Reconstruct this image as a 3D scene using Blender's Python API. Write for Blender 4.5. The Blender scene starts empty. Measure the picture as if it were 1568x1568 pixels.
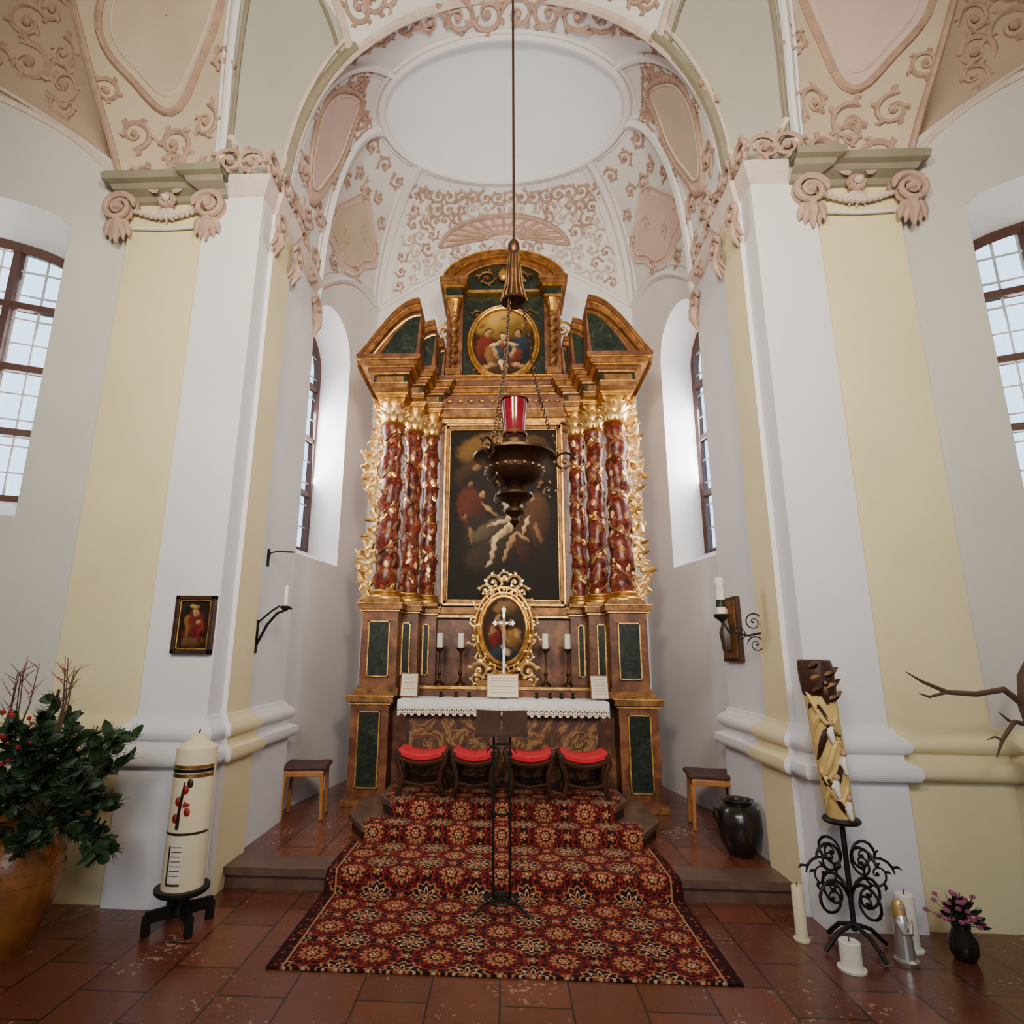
import bpy, math, random
from math import sin,cos,pi,radians,sqrt,atan2,exp
from mathutils import Vector, Matrix
random.seed(7)
SC=bpy.context.scene
COL=SC.collection
# ---------------------------------------------------------------- node helpers
class E:
    def __init__(s,nt,k): s.nt=nt; s.k=k
    def _m(s,op,*o):
        n=s.nt.nodes.new('ShaderNodeMath'); n.operation=op
        for i,v in enumerate((s,)+o):
            if isinstance(v,E): s.nt.links.new(v.k,n.inputs[i])
            else: n.inputs[i].default_value=v
        return E(s.nt,n.outputs[0])
    def __add__(s,o): return s._m('ADD',o)
    def __sub__(s,o): return s._m('SUBTRACT',o)
    def __mul__(s,o): return s._m('MULTIPLY',o)
    def __truediv__(s,o): return s._m('DIVIDE',o)
    def lt(s,o): return s._m('LESS_THAN',o)
    def gt(s,o): return s._m('GREATER_THAN',o)
    def fract(s): return s._m('FRACT')
    def abs(s): return s._m('ABSOLUTE')
    def sqrt(s): return s._m('SQRT')
    def cos(s): return s._m('COSINE')
    def atan2(s,o): return s._m('ARCTAN2',o)
def new_mat(name):
    m=bpy.data.materials.new(name); m.use_nodes=True
    nt=m.node_tree; b=nt.nodes['Principled BSDF']
    return m,nt,b
def L(nt,a,b): nt.links.new(a.k if isinstance(a,E) else a,b)
def mixc(nt,fac,a,b):
    n=nt.nodes.new('ShaderNodeMix'); n.data_type='RGBA'
    for v,i in ((fac,0),(a,6),(b,7)):
        if isinstance(v,(E,)): nt.links.new(v.k,n.inputs[i])
        elif isinstance(v,bpy.types.NodeSocket): nt.links.new(v,n.inputs[i])
        elif isinstance(v,(tuple,list)): n.inputs[i].default_value=(*v[:3],1)
        else: n.inputs[i].default_value=v
    return n.outputs[2]
def coord(nt,kind='Object'):
    return nt.nodes.new('ShaderNodeTexCoord').outputs[kind]
def noise(nt,vec,scale,detail=4,rough=.55,dist=0):
    n=nt.nodes.new('ShaderNodeTexNoise'); n.inputs['Scale'].default_value=scale
    n.inputs['Detail'].default_value=detail; n.inputs['Roughness'].default_value=rough; n.inputs['Distortion'].default_value=dist
    if vec is not None: nt.links.new(vec,n.inputs['Vector'])
    return n.outputs['Fac']
def ramp(nt,fac,stops):
    n=nt.nodes.new('ShaderNodeValToRGB'); cr=n.color_ramp
    while len(cr.elements)<len(stops): cr.elements.new(.5)
    for e,(p,c) in zip(cr.elements,stops): e.position=p; e.color=(*c[:3],1)
    L(nt,fac,n.inputs[0]); return n.outputs[0]
def bump(nt,b,h,strength=.3,dist=.02):
    n=nt.nodes.new('ShaderNodeBump'); n.inputs['Strength'].default_value=strength; n.inputs['Distance'].default_value=dist
    L(nt,h,n.inputs['Height']); nt.links.new(n.outputs[0],b.inputs['Normal'])
def simple(name,c,rough=.6,metal=0,var=.12,sc=6,bs=.15,bd=.01,c2=None,spec=None):
    m,nt,b=new_mat(name); v=coord(nt); f=noise(nt,v,sc)
    c2=c2 or tuple(x*(1-var*2) for x in c)
    L(nt,ramp(nt,f,[(.3,c2),(.68,c)]),b.inputs['Base Color'])
    b.inputs['Roughness'].default_value=rough; b.inputs['Metallic'].default_value=metal
    if spec is not None: b.inputs['Specular IOR Level'].default_value=spec
    if bs: bump(nt,b,noise(nt,v,sc*5),bs,bd)
    return m
M={}
M['white']=simple('plaster_white',(.76,.74,.765),.9,var=.04,sc=1.3,bs=.15,spec=.2)
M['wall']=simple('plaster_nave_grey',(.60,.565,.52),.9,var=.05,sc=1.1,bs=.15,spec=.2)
M['cream']=simple('plaster_yellow',(.76,.66,.40),.9,var=.04,sc=1.5,bs=.15,spec=.2)
M['vault']=simple('plaster_vault',(.76,.745,.75),.9,var=.04,sc=1.5,bs=.1,spec=.2)
M['sky']=simple('plaster_oval_field',(.80,.85,.92),.9,var=.02,sc=1.2,bs=.1,spec=.2)
M['green']=simple('plaster_greygreen',(.44,.43,.375),.9,var=.05,sc=1.5,bs=.1,spec=.2)
M['band']=simple('plaster_band',(.60,.49,.37),.9,var=.06,sc=2,bs=.12,spec=.2)
M['web']=simple('plaster_outer_web',(.46,.34,.26),.9,var=.06,sc=2,bs=.12,spec=.2)
M['pink']=simple('plaster_pink',(.68,.49,.46),.9,var=.05,sc=2,bs=.1,spec=.2)
M['stucco']=simple('stucco_beige',(.50,.335,.265),.85,var=.14,sc=10,bs=.25,spec=.2)
M['stuccow']=simple('stucco_light',(.68,.56,.49),.85,var=.1,sc=8,bs=.2,spec=.2)
M['cornice']=simple('stone_cornice',(.27,.24,.175),.85,var=.1,sc=4,spec=.2)
M['gold']=simple('gilding',(.84,.48,.12),.36,.95,var=.18,sc=12,bs=.35,c2=(.34,.15,.035))
M['goldd']=simple('gilding_dark',(.32,.145,.04),.45,.5,var=.2,sc=12,bs=.3,c2=(.09,.033,.011))
M['goldp']=simple('gilding_pale',(.97,.68,.26),.38,.7,var=.1,sc=9,bs=.2,c2=(.66,.38,.12))
M['iron']=simple('wrought_iron',(.018,.016,.015),.5,.5,var=.1)
M['bronze']=simple('bronze_dark',(.085,.042,.020),.42,.8,var=.2,sc=12)
M['wood']=simple('wood_dark',(.05,.018,.008),.4,var=.25,sc=8)
M['woodl']=simple('wood_orange',(.42,.16,.035),.4,var=.15,sc=8)
M['frame']=simple('window_frame_wood',(.085,.03,.02),.5,var=.1)
M['lead']=simple('window_lead',(.55,.55,.55),.6)
M['redc']=simple('red_velvet',(.58,.006,.02),.75,var=.1,sc=20)
M['cloth']=simple('white_linen',(.85,.85,.86),.8,var=.02,sc=10)
M['wax']=simple('candle_wax',(.80,.69,.46),.45,var=.04,sc=4,bs=.05)
M['waxy']=simple('candle_wax_yellow',(.74,.52,.18),.45,var=.14,sc=14,bs=.2)
M['waxw']=simple('candle_white',(.85,.80,.70),.45,var=.02,sc=4,bs=.05)
M['stone']=simple('step_stone',(.15,.085,.062),.35,var=.2,sc=7)
M['terra']=simple('glazed_terracotta',(.42,.15,.03),.35,var=.25,sc=5,c2=(.16,.05,.014))
M['leaf']=simple('leaves_green',(.026,.062,.016),.5,var=.25,sc=4,c2=(.008,.022,.008))
M['twig']=simple('twig_bark',(.10,.055,.03),.7)
M['redf']=simple('red_berries',(.32,.012,.012),.5)
M['pinkf']=simple('pink_flowers',(.38,.09,.18),.6)
M['black']=simple('black_ceramic',(.018,.013,.011),.2,sc=5)
M['paper']=simple('paper',(.78,.72,.58),.8,var=.03)
M['silver']=simple('silver',(.85,.85,.82),.3,.9,var=.1)
M['skin']=simple('painted_flesh',(.55,.32,.2),.6)
M['seatd']=simple('seat_leather',(.07,.02,.018),.5)
def m_brown():
    m,nt,b=new_mat('altar_painted_wood'); v=coord(nt)
    f=noise(nt,v,5,6,.6,.8)
    L(nt,ramp(nt,f,[(.3,(.05,.014,.006)),(.5,(.14,.042,.014)),(.72,(.30,.115,.034))]),b.inputs['Base Color'])
    b.inputs['Roughness'].default_value=.42; bump(nt,b,noise(nt,v,30),.15,.01); return m
M['brown']=m_brown()
def m_ant():
    m,nt,b=new_mat('antependium_painted'); v=coord(nt)
    f=noise(nt,v,3.2,5,.6,2.2)
    L(nt,ramp(nt,f,[(.36,(.03,.010,.006)),(.5,(.085,.03,.012)),(.56,(.28,.14,.04)),(.62,(.07,.025,.01))]),b.inputs['Base Color'])
    b.inputs['Roughness'].default_value=.5; return m
M['ant']=m_ant()
def m_marble():
    m,nt,b=new_mat('red_marbling'); v=coord(nt)
    f=noise(nt,v,12,6,.65,1.5)
    L(nt,ramp(nt,f,[(.38,(.018,.004,.002)),(.48,(.10,.012,.007)),(.60,(.22,.032,.013)),(.70,(.42,.19,.08))]),b.inputs['Base Color'])
    b.inputs['Roughness'].default_value=.32; b.inputs['Specular IOR Level'].default_value=.35; return m
M['marble']=m_marble()
def m_gm():
    m,nt,b=new_mat('green_marbling'); v=coord(nt)
    f=noise(nt,v,9,7,.7,1.2)
    L(nt,ramp(nt,f,[(.35,(.004,.008,.006)),(.55,(.014,.022,.015)),(.7,(.06,.065,.04))]),b.inputs['Base Color'])
    b.inputs['Roughness'].default_value=.4; b.inputs['Specular IOR Level'].default_value=.3; return m
M['gm']=m_gm()
def m_floor():
    m,nt,b=new_mat('floor_terracotta_tiles'); v=coord(nt)
    mp=nt.nodes.new('ShaderNodeMapping'); nt.links.new(v,mp.inputs[0]); mp.inputs['Rotation'].default_value=(0,0,radians(90))
    br=nt.nodes.new('ShaderNodeTexBrick'); nt.links.new(mp.outputs[0],br.inputs[0])
    br.inputs['Scale'].default_value=1; br.inputs['Brick Width'].default_value=.52; br.inputs['Row Height'].default_value=.36; br.inputs['Mortar Size'].default_value=.006
    br.inputs['Color1'].default_value=(.23,.062,.030,1); br.inputs['Color2'].default_value=(.13,.036,.020,1); br.inputs['Mortar'].default_value=(.030,.014,.010,1)
    n1=noise(nt,v,7,7,.7); n2=noise(nt,v,26,5,.7); n3=noise(nt,v,2.2,4,.6)
    c=mixc(nt,E(nt,n1)*.55,br.outputs['Color'],(.06,.022,.015))
    c=mixc(nt,(E(nt,n2)*.6+E(nt,n3)*.4).gt(.60),c,(.40,.26,.20))
    c=mixc(nt,E(nt,br.outputs['Fac'])*.8,c,(.030,.014,.010))
    nt.links.new(c,b.inputs['Base Color'])
    L(nt,E(nt,n1)*.40+.03,b.inputs['Roughness'])
    bump(nt,b,E(nt,br.outputs['Fac'])*-1.0+E(nt,n2)*.2,.35,.01); return m
M['floor']=m_floor()
def m_rug():
    m,nt,b=new_mat('oriental_carpet'); uv=coord(nt,'UV')
    sp=nt.nodes.new('ShaderNodeSeparateXYZ'); nt.links.new(uv,sp.inputs[0])
    x=E(nt,sp.outputs[0]); y=E(nt,sp.outputs[1])
    A,B=.36,.34
    def cell(ax,ay,a,bb):
        fx=((x+ax)/a).fract()-.5; fy=((y+ay)/bb).fract()-.5
        r=(fx*fx+fy*fy).sqrt(); an=fy.atan2(fx); return r,an,fx,fy
    D=(.035,.011,.012);R=(.25,.026,.022);G=(.38,.21,.085);C=(.55,.41,.24);O=(.33,.08,.035)
    vo=nt.nodes.new('ShaderNodeTexVoronoi'); vo.inputs['Scale'].default_value=30; nt.links.new(uv,vo.inputs['Vector'])
    vd=E(nt,vo.outputs['Distance'])
    col=mixc(nt,vd.lt(.32),D,R); col=mixc(nt,vd.lt(.15),col,G)
    r,a,fx,fy=cell(A/2,.0,A,B)
    base=col
    col=mixc(nt,(r-((a*16).cos()*.02+.40)).abs().lt(.018),col,R)
    col=mixc(nt,r.lt((a*8).cos()*.05+.32),col,R)
    col=mixc(nt,(r-((a*8).cos()*.05+.26)).abs().lt(.028),col,D)
    col=mixc(nt,(r-((a*12).cos()*.04+.175)).abs().lt(.03),col,G)
    col=mixc(nt,(r-.105).abs().lt(.018),col,D)
    col=mixc(nt,r.lt((a*6).cos()*.03+.07),col,C)
    r,a,fx,fy=cell(.0,B/2,A,B)
    col=mixc(nt,(r-((a*12).cos()*.03+.28)).abs().lt(.018),col,G)
    col=mixc(nt,r.lt((a*8).cos()*.055+.17),col,C)
    col=mixc(nt,r.lt((a*8).cos()*.05+.125),col,D)
    col=mixc(nt,r.lt((a*6).cos()*.04+.085),col,O)
    col=mixc(nt,r.lt(.04),col,C)
    r,a,fx,fy=cell(A/4,B/4,A/2,B/2)
    col=mixc(nt,r.lt((a*5).cos()*.05+.15),col,G); col=mixc(nt,r.lt((a*5).cos()*.04+.09),col,R); col=mixc(nt,r.lt(.05),col,C)
    bx=x.abs()
    bc=mixc(nt,vd.lt(.36),D,R); bc=mixc(nt,vd.lt(.18),bc,G)
    col=mixc(nt,bx.gt(1.20),col,bc)
    col=mixc(nt,(bx-1.20).abs().lt(.006),col,G); col=mixc(nt,bx.gt(1.27),col,D)
    nt.links.new(col,b.inputs['Base Color']); b.inputs['Roughness'].default_value=.95
    b.inputs['Specular IOR Level'].default_value=.1
    n=noise(nt,uv,160,2); bump(nt,b,n,.5,.005); return m
M['rug']=m_rug()
def m_glass(name,c,al=.75):
    m,nt,b=new_mat(name); nt.nodes.remove(b)
    t=nt.nodes.new('ShaderNodeBsdfTransparent'); t.inputs[0].default_value=(*c,1)
    g=nt.nodes.new('ShaderNodeBsdfGlossy'); g.inputs['Roughness'].default_value=.1
    x=nt.nodes.new('ShaderNodeMixShader'); x.inputs[0].default_value=.06
    nt.links.new(t.outputs[0],x.inputs[1]);nt.links.new(g.outputs[0],x.inputs[2])
    nt.links.new(x.outputs[0],nt.nodes['Material Output'].inputs[0]); return m
M['glass']=m_glass('window_glass',(.46,.56,.66))
m,nt,b=new_mat('ruby_glass'); b.inputs['Base Color'].default_value=(.5,.01,.04,1); b.inputs['Roughness'].default_value=.12; b.inputs['Transmission Weight'].default_value=.5
L(nt,ramp(nt,noise(nt,coord(nt),8),[(.3,(.16,.002,.012)),(.7,(.36,.008,.035))]),b.inputs['Base Color']); M['ruby']=m
def m_attr(name,rough=.55):
    m,nt,b=new_mat(name); a=nt.nodes.new('ShaderNodeAttribute'); a.attribute_name='Col'
    n=noise(nt,coord(nt),22,5,.6)
    c=mixc(nt,E(nt,n)*.35+.05,a.outputs['Color'],(.008,.005,.003)); nt.links.new(c,b.inputs['Base Color'])
    b.inputs['Roughness'].default_value=rough; b.inputs['Specular IOR Level'].default_value=.12; return m
M['paint']=m_attr('oil_painting')
# ---------------------------------------------------------------- mesh builder
def empty(name,loc=(0,0,0)):
    o=bpy.data.objects.new(name,None); o.location=loc; COL.objects.link(o); return o
class MB:
    def __init__(s): s.v=[];s.f=[];s.m=[];s.mats=[]
    def mi(s,k):
        if k not in s.mats: s.mats.append(k)
        return s.mats.index(k)
    def add(s,vs,fs,mat):
        o=len(s.v); i=s.mi(mat); s.v+= [tuple(p) for p in vs]
        for f in fs: s.f.append([o+a for a in f]); s.m.append(i)
    def box(s,x0,x1,y0,y1,z0,z1,mat):
        vs=[(x,y,z) for z in (z0,z1) for y in (y0,y1) for x in (x0,x1)]
        s.add(vs,[(0,2,3,1),(4,5,7,6),(0,1,5,4),(2,6,7,3),(0,4,6,2),(1,3,7,5)],mat)
    def obox(s,c,ax,ay,az,mat):
        c=Vector(c);ax=Vector(ax);ay=Vector(ay);az=Vector(az)
        vs=[c+ax*i+ay*j+az*k for k in (-1,1) for j in (-1,1) for i in (-1,1)]
        s.add(vs,[(0,2,3,1),(4,5,7,6),(0,1,5,4),(2,6,7,3),(0,4,6,2),(1,3,7,5)],mat)
    def prism(s,poly,z0,z1,mat,f=None):
        n=len(poly); f=f or (lambda a,b,c:(a,b,c))
        vs=[f(a,b,z0) for a,b in poly]+[f(a,b,z1) for a,b in poly]
        s.add(vs,[list(range(n))[::-1],list(range(n,2*n))]+[(i,(i+1)%n,n+(i+1)%n,n+i) for i in range(n)],mat)
    def grid(s,rows,mat,closed=False):
        n=len(rows[0]); vs=[p for r in rows for p in r]; fs=[]
        for i in range(len(rows)-1):
            for j in range(n if closed else n-1):
                k=(j+1)%n; fs.append((i*n+j,i*n+k,(i+1)*n+k,(i+1)*n+j))
        s.add(vs,fs,mat)
    def lathe(s,cx,cy,prof,mat,n=20,off=None):
        rows=[]
        for r,z in prof:
            ox,oy=off(z) if off else (0,0)
            rows.append([(cx+ox+r*cos(2*pi*i/n),cy+oy+r*sin(2*pi*i/n),z) for i in range(n)])
        s.grid(rows,mat,True)
        o=len(s.v)-len(rows)*n; i=s.mi(mat)
        s.f.append([o+a for a in range(n)][::-1]);s.m.append(i)
        s.f.append([o+(len(rows)-1)*n+a for a in range(n)]);s.m.append(i)
    def tube(s,pts,rad,mat,n=6,flat=None):
        pts=[Vector(p) for p in pts]; k=len(pts)
        if k<2: return
        R=rad if isinstance(rad,(list,tuple)) else [rad]*k
        t=(pts[1]-pts[0]).normalized(); u=t.orthogonal().normalized(); rows=[]
        for i in range(k):
            t=(pts[min(i+1,k-1)]-pts[max(i-1,0)])
            if t.length<1e-9: t=Vector((0,0,1))
            t.normalize(); u=(u-t*u.dot(t))
            if u.length<1e-6: u=t.orthogonal()
            u.normalize(); w=t.cross(u)
            rows.append([pts[i]+(u*cos(2*pi*j/n)+w*sin(2*pi*j/n))*R[i] for j in range(n)])
        s.grid(rows,mat,True)
        o=len(s.v)-k*n; i=s.mi(mat)
        s.f.append([o+a for a in range(n)][::-1]);s.m.append(i); s.f.append([o+(k-1)*n+a for a in range(n)]);s.m.append(i)
    def ball(s,c,r,mat,n=8,sc=(1,1,1)):
        rows=[]
        for i in range(n//2+1):
            th=pi*i/(n//2); rr=max(sin(th),.02)
            rows.append([(c[0]+r*sc[0]*rr*cos(2*pi*j/n),c[1]+r*sc[1]*rr*sin(2*pi*j/n),c[2]-r*sc[2]*cos(th)) for j in range(n)])
        s.grid(rows,mat,True)
    def leaf(s,base,up,out,ln,wd,mat,curl=1.2):
        base=Vector(base);up=Vector(up).normalized();out=Vector(out).normalized();sd=up.cross(out).normalized()
        rows=[]; p=base.copy(); a=0; n=5
        W=[.55,1,.95,.7,.08]
        for i in range(n):
            d=up*cos(a)+out*sin(a); nn=out*cos(a)-up*sin(a)
            rows.append([p-sd*wd*W[i]*.5,p+nn*wd*.18,p+sd*wd*W[i]*.5])
            p=p+d*ln/(n-1); a+=curl/(n-1)
        s.grid(rows,mat)
    def build(s,name,parent=None,smooth=True,bevel=0,ang=38,solid=0):
        me=bpy.data.meshes.new(name); me.from_pydata(s.v,[],s.f); 
        for k in s.mats: me.materials.append(M[k])
        me.polygons.foreach_set('material_index',s.m); 
        me.validate(); me.update()
        if smooth:
            me.polygons.foreach_set('use_smooth',[True]*len(me.polygons)); me.set_sharp_from_angle(angle=radians(ang))
        o=bpy.data.objects.new(name,me); COL.objects.link(o)
        if parent: o.parent=parent
        if bevel:
            b=o.modifiers.new('bev','BEVEL'); b.width=bevel; b.segments=2; b.limit_method='ANGLE'
        if solid:
            b=o.modifiers.new('sol','SOLIDIFY'); b.thickness=solid
        return o
def spiral(mb,c,U,V,size,hand,mat,r0=.1,turns=1.6,leaves=True,n=22,seg=5,N=None,tail=0):
    """acanthus scroll in plane (U,V) at c"""
    c=Vector(c);U=Vector(U).normalized();V=Vector(V).normalized()
    pts=[];R=[]
    for i in range(n+1):
        f=i/n; th=f*turns*2*pi; r=size*(1-f)**.85+.04*size
        p=c+(U*cos(th)*hand+V*sin(th))*r; pts.append(p); R.append(size*r0*(1-.55*f))
    R[0]*=.35
    pts.append(pts[-1]);R.append(.01*size)
    mb.tube(pts[:-1],R[:-1],mat,seg)
    mb.ball(c,size*r0*1.5,mat,6)
    if leaves:
        for i in range(1,n-6,3):
            p=pts[i]; rad=(p-c).normalized(); tg=(pts[i+1]-pts[i-1]).normalized()
            L_=size*.6*(1-i/n*.6); a=p; bpt=p+rad*L_*.55-tg*L_*.2; d=p+rad*L_*.75-tg*L_*.65
            mb.tube([a,bpt,d],[size*r0*.9,size*r0*1.0,size*.015],mat,4)
# ---------------------------------------------------------------- sweeps
def offs(path,d,side):
    out=[]
    n=len(path)
    for i in range(n):
        ns=[]
        for a,b in ((i-1,i),(i,i+1)):
            if a>=0 and b<n:
                dx=path[b][0]-path[a][0];dy=path[b][1]-path[a][1];l=sqrt(dx*dx+dy*dy)
                ns.append(Vector((dy/l,-dx/l)))
        if len(ns)==1: m=ns[0]; k=1
        else:
            m=(ns[0]+ns[1]); m.normalize(); k=1/max(.35,m.dot(ns[0]))
        out.append((path[i][0]+m.x*d*k*side,path[i][1]+m.y*d*k*side))
    return out
def sweep(mb,path,prof,side,mat,alt={}):
    rows=[[(x,y,z) for x,y in offs(path,d,side)] for d,z in prof]
    for j in range(len(path)-1):
        mb.grid([[r[j],r[j+1]] for r in rows],alt.get(j,mat))
# ================================================================ ROOM
ZB=5.9
def wallseg(mb,P0,P1,ztop,op=None,mat='white',side=1,nrm=None,drop=.14,rmat=None):
    P0=Vector((P0[0],P0[1],0));P1=Vector((P1[0],P1[1],0)); D=P1-P0; ln=D.length; D.normalize()
    N=Vector((nrm[0],nrm[1],0)).normalized()
    pt=lambda u,z,d=0:tuple(P0+D*u+N*d+Vector((0,0,z)))
    if not op:
        n=16; mb.grid([[pt(ln*i/n,0) for i in range(n+1)],[pt(ln*i/n,ztop(ln*i/n)) for i in range(n+1)]],mat); return None
    u0,u1,sill,spr,crn,dep,shr=op
    us=[0,u0/2,u0]+[u0+(u1-u0)*i/16 for i in range(1,16)]+[u1,(u1+ln)/2,ln]
    def arch(u): 
        k=(u-(u0+u1)/2)/((u1-u0)/2); return spr+(crn-spr)*sqrt(max(0,1-k*k))
    for a,b in zip(us[:-1],us[1:]):
        if a>=u0-1e-6 and b<=u1+1e-6:
            mb.grid([[pt(a,0),pt(b,0)],[pt(a,sill),pt(b,sill)]],mat)
            mb.grid([[pt(a,arch(a)),pt(b,arch(b))],[pt(a,ztop(a)),pt(b,ztop(b))]],mat)
        else: mb.grid([[pt(a,0),pt(b,0)],[pt(a,sill),pt(b,sill)],[pt(a,spr),pt(b,spr)],[pt(a,ztop(a)),pt(b,ztop(b))]],mat)
    aus=[u0+(u1-u0)*(1-cos(pi*i/20))/2 for i in range(21)]
    loop=[(u0,sill)]+[(u,arch(u)) for u in aus]+[(u1,sill)]
    cu=(u0+u1)/2; s2=(u1-u0-2*shr)/(u1-u0)
    lo2=[(cu+(u-cu)*s2, sill+.2 if z==sill else z-drop) for u,z in loop]
    r1=[pt(u,z) for u,z in loop]+[pt(*loop[0])]; r2=[pt(u,z,dep) for u,z in lo2]+[pt(*lo2[0],dep)]
    mb.grid([r1,r2],rmat or mat)
    return pt,lo2,dep
def window(name,info,cols,rows,mull=True):
    pt,lo,dep=info
    g=empty(name)
    u0=min(a for a,b in lo);u1=max(a for a,b in lo);z0=min(b for a,b in lo);z1=max(b for a,b in lo); cu=(u0+u1)/2;hw=(u1-u0)/2
    mb=MB()
    mb.add([pt(u,z,dep+.03) for u,z in lo],[list(range(len(lo)))],'glass'); mb.build('glass',g,False)
    spr=lo[1][1]
    def top(u):
        k=(u-cu)/hw; return spr+(z1-spr)*sqrt(max(0,1-k*k))
    mb=MB()
    mb.tube([pt(u,z,dep) for u,z in lo]+[pt(*lo[0],dep)],.06,'frame',4)
    if mull:
        for k in ((0,) if cols<6 else (-.42,.42)): mb.tube([pt(cu+k*hw,z0,dep),pt(cu+k*hw,top(cu+k*hw),dep)],.048,'frame',4)
    nz=4
    for i in range(1,nz): 
        z=z0+(z1-z0)*i/nz; mb.tube([pt(u0,z,dep),pt(u1,z,dep)],.045,'frame',4)
    for i in range(1,cols*2 if cols<6 else cols+2):
        u=u0+(u1-u0)*i/(cols*2 if cols<6 else cols+2); mb.tube([pt(u,z0,dep),pt(u,top(u),dep)],.010,'lead',4)
    for i in range(1,rows):
        z=z0+(z1-z0)*i/rows; 
        k=1 if z<spr else sqrt(max(0,1-((z-spr)/(z1-spr))**2))
        mb.tube([pt(cu-hw*k,z,dep),pt(cu+hw*k,z,dep)],.010,'lead',4)
    mb.build('frame',g,False)
    return g
mb=MB(); mb.box(-6.4,6.4,-5,4.75,-.12,0,'floor'); mb.build('floor',smooth=False)
mb=MB(); mb.box(-2.75,2.75,4.78,8.05,0,.148,'floor')
mb.box(-2.16,2.16,4.74,4.98,.0,.152,'stone'); mb.box(-2.16,2.16,4.70,4.98,.10,.154,'stone'); mb.build('floor_chancel_platform',smooth=False)
def pier_path(s): 
    p=[(-6.0,3.353),(-3.38,4.50),(-3.38,4.43),(-2.66,4.43),(-2.66,4.38),(-2.14,4.38),(-2.14,4.6),(-2.10,4.6),(-2.10,5.0),(-2.14,5.0),(-2.14,5.9),(-2.30,5.9)]
    return [(x*s*1.0 if s==1 else -x,y) for x,y in p]
vz2=lambda u:5.7+ (6.85-5.7)*u + .36*sin(pi*u)
vz3=lambda u:6.85+.85*sin(pi/2*u)
for s,nm in ((1,'left'),(-1,'right')):
    P=pier_path(s); sd=s
    mb=MB()
    for i in range(1,len(P)-1):
        cr=i in (2,7)
        mb.grid([[(*P[i],0),(*P[i+1],0)],[(*P[i],ZB),(*P[i+1],ZB)]],'cream' if cr else 'white')
    mb.prism([(s*-3.38,4.9),(s*-3.38,4.43),(s*-2.66,4.43),(s*-2.66,4.38),(s*-2.14,4.38),(s*-2.14,5.9),(s*-2.5,5.9)],5.88,5.93,'white')
    mb.build('wall_pier_'+nm,smooth=False)
    mb=MB(); a=(P[1][0],P[1][1]);b=(P[0][0],P[0][1]); nrm=(-.4*s,.914)
    inf=wallseg(mb,a,b,lambda u:5.95+ .5*sin(min(1,u/1.2)*pi/2)+.02,(.48,1.98,2.72,5.36,5.50,.38,.06),'wall',nrm=nrm,drop=.22,rmat='white')
    mb.build('wall_nave_'+nm,smooth=False)
    window('window_%d'%(1 if s==1 else 2),inf,6,10)
    mb=MB(); a=(-2.30*s,5.9);b=(-1.93*s,8.0); ln=sqrt(.37**2+2.1**2)
    inf=wallseg(mb,a,b,lambda u:vz2(u/ln),(.30,1.30,2.75,5.50,6.0,.45,.02),'white',nrm=(-.985*s,.173))
    mb.build('wall_apse_'+nm,smooth=False)
    window('window_%d'%(3 if s==1 else 4),inf,2,10)
    mb=MB(); sweep(mb,P,[(.0,1.24),(.02,1.235),(.03,1.20),(.075,1.17),(.095,1.13),(.085,1.09),(.05,1.07),(.05,1.03),(.115,1.0),(.125,.95),(.105,.91),(.05,.89),(.05,.0)],sd,'white',{2:'cream',0:'cream',7:'cream'})
    mb.build('baseboard_'+nm,smooth=True,ang=50)
mb=MB(); wallseg(mb,(-1.93,8.0),(1.93,8.0),lambda u:vz3(1-abs(u-1.93)/1.93),None,'white',nrm=(0,1)); mb.build('wall_apse_back',smooth=False)
for s,nm in ((1,'left'),(-1,'right')):
    mb=MB(); mb.box(min(-6*s,-6.2*s),max(-6*s,-6.2*s),-5,3.36,0,9.2,'wall'); 
    mb.box(min(-6.2*s,-5.9*s),max(-6.2*s,-5.9*s),3.3,3.5,0,9.2,'wall'); mb.build('wall_side_'+nm,smooth=False)
mb=MB(); mb.box(-6,-2.0,-5.2,-5,0,9.2,'wall'); mb.box(2.0,6,-5.2,-5,0,9.2,'wall'); mb.box(-2.0,2.0,-5.2,-5,0,2.6,'wall');mb.box(-2.0,2.0,-5.2,-5,7.0,9.2,'wall'); mb.build('wall_nave_back',smooth=False)  # unseen middle opening, sized to control how much sky light enters
mb=MB(); mb.box(-6.6,6.6,-5.2,8.4,9.2,9.3,'wall'); mb.build('ceiling',smooth=False)
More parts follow.
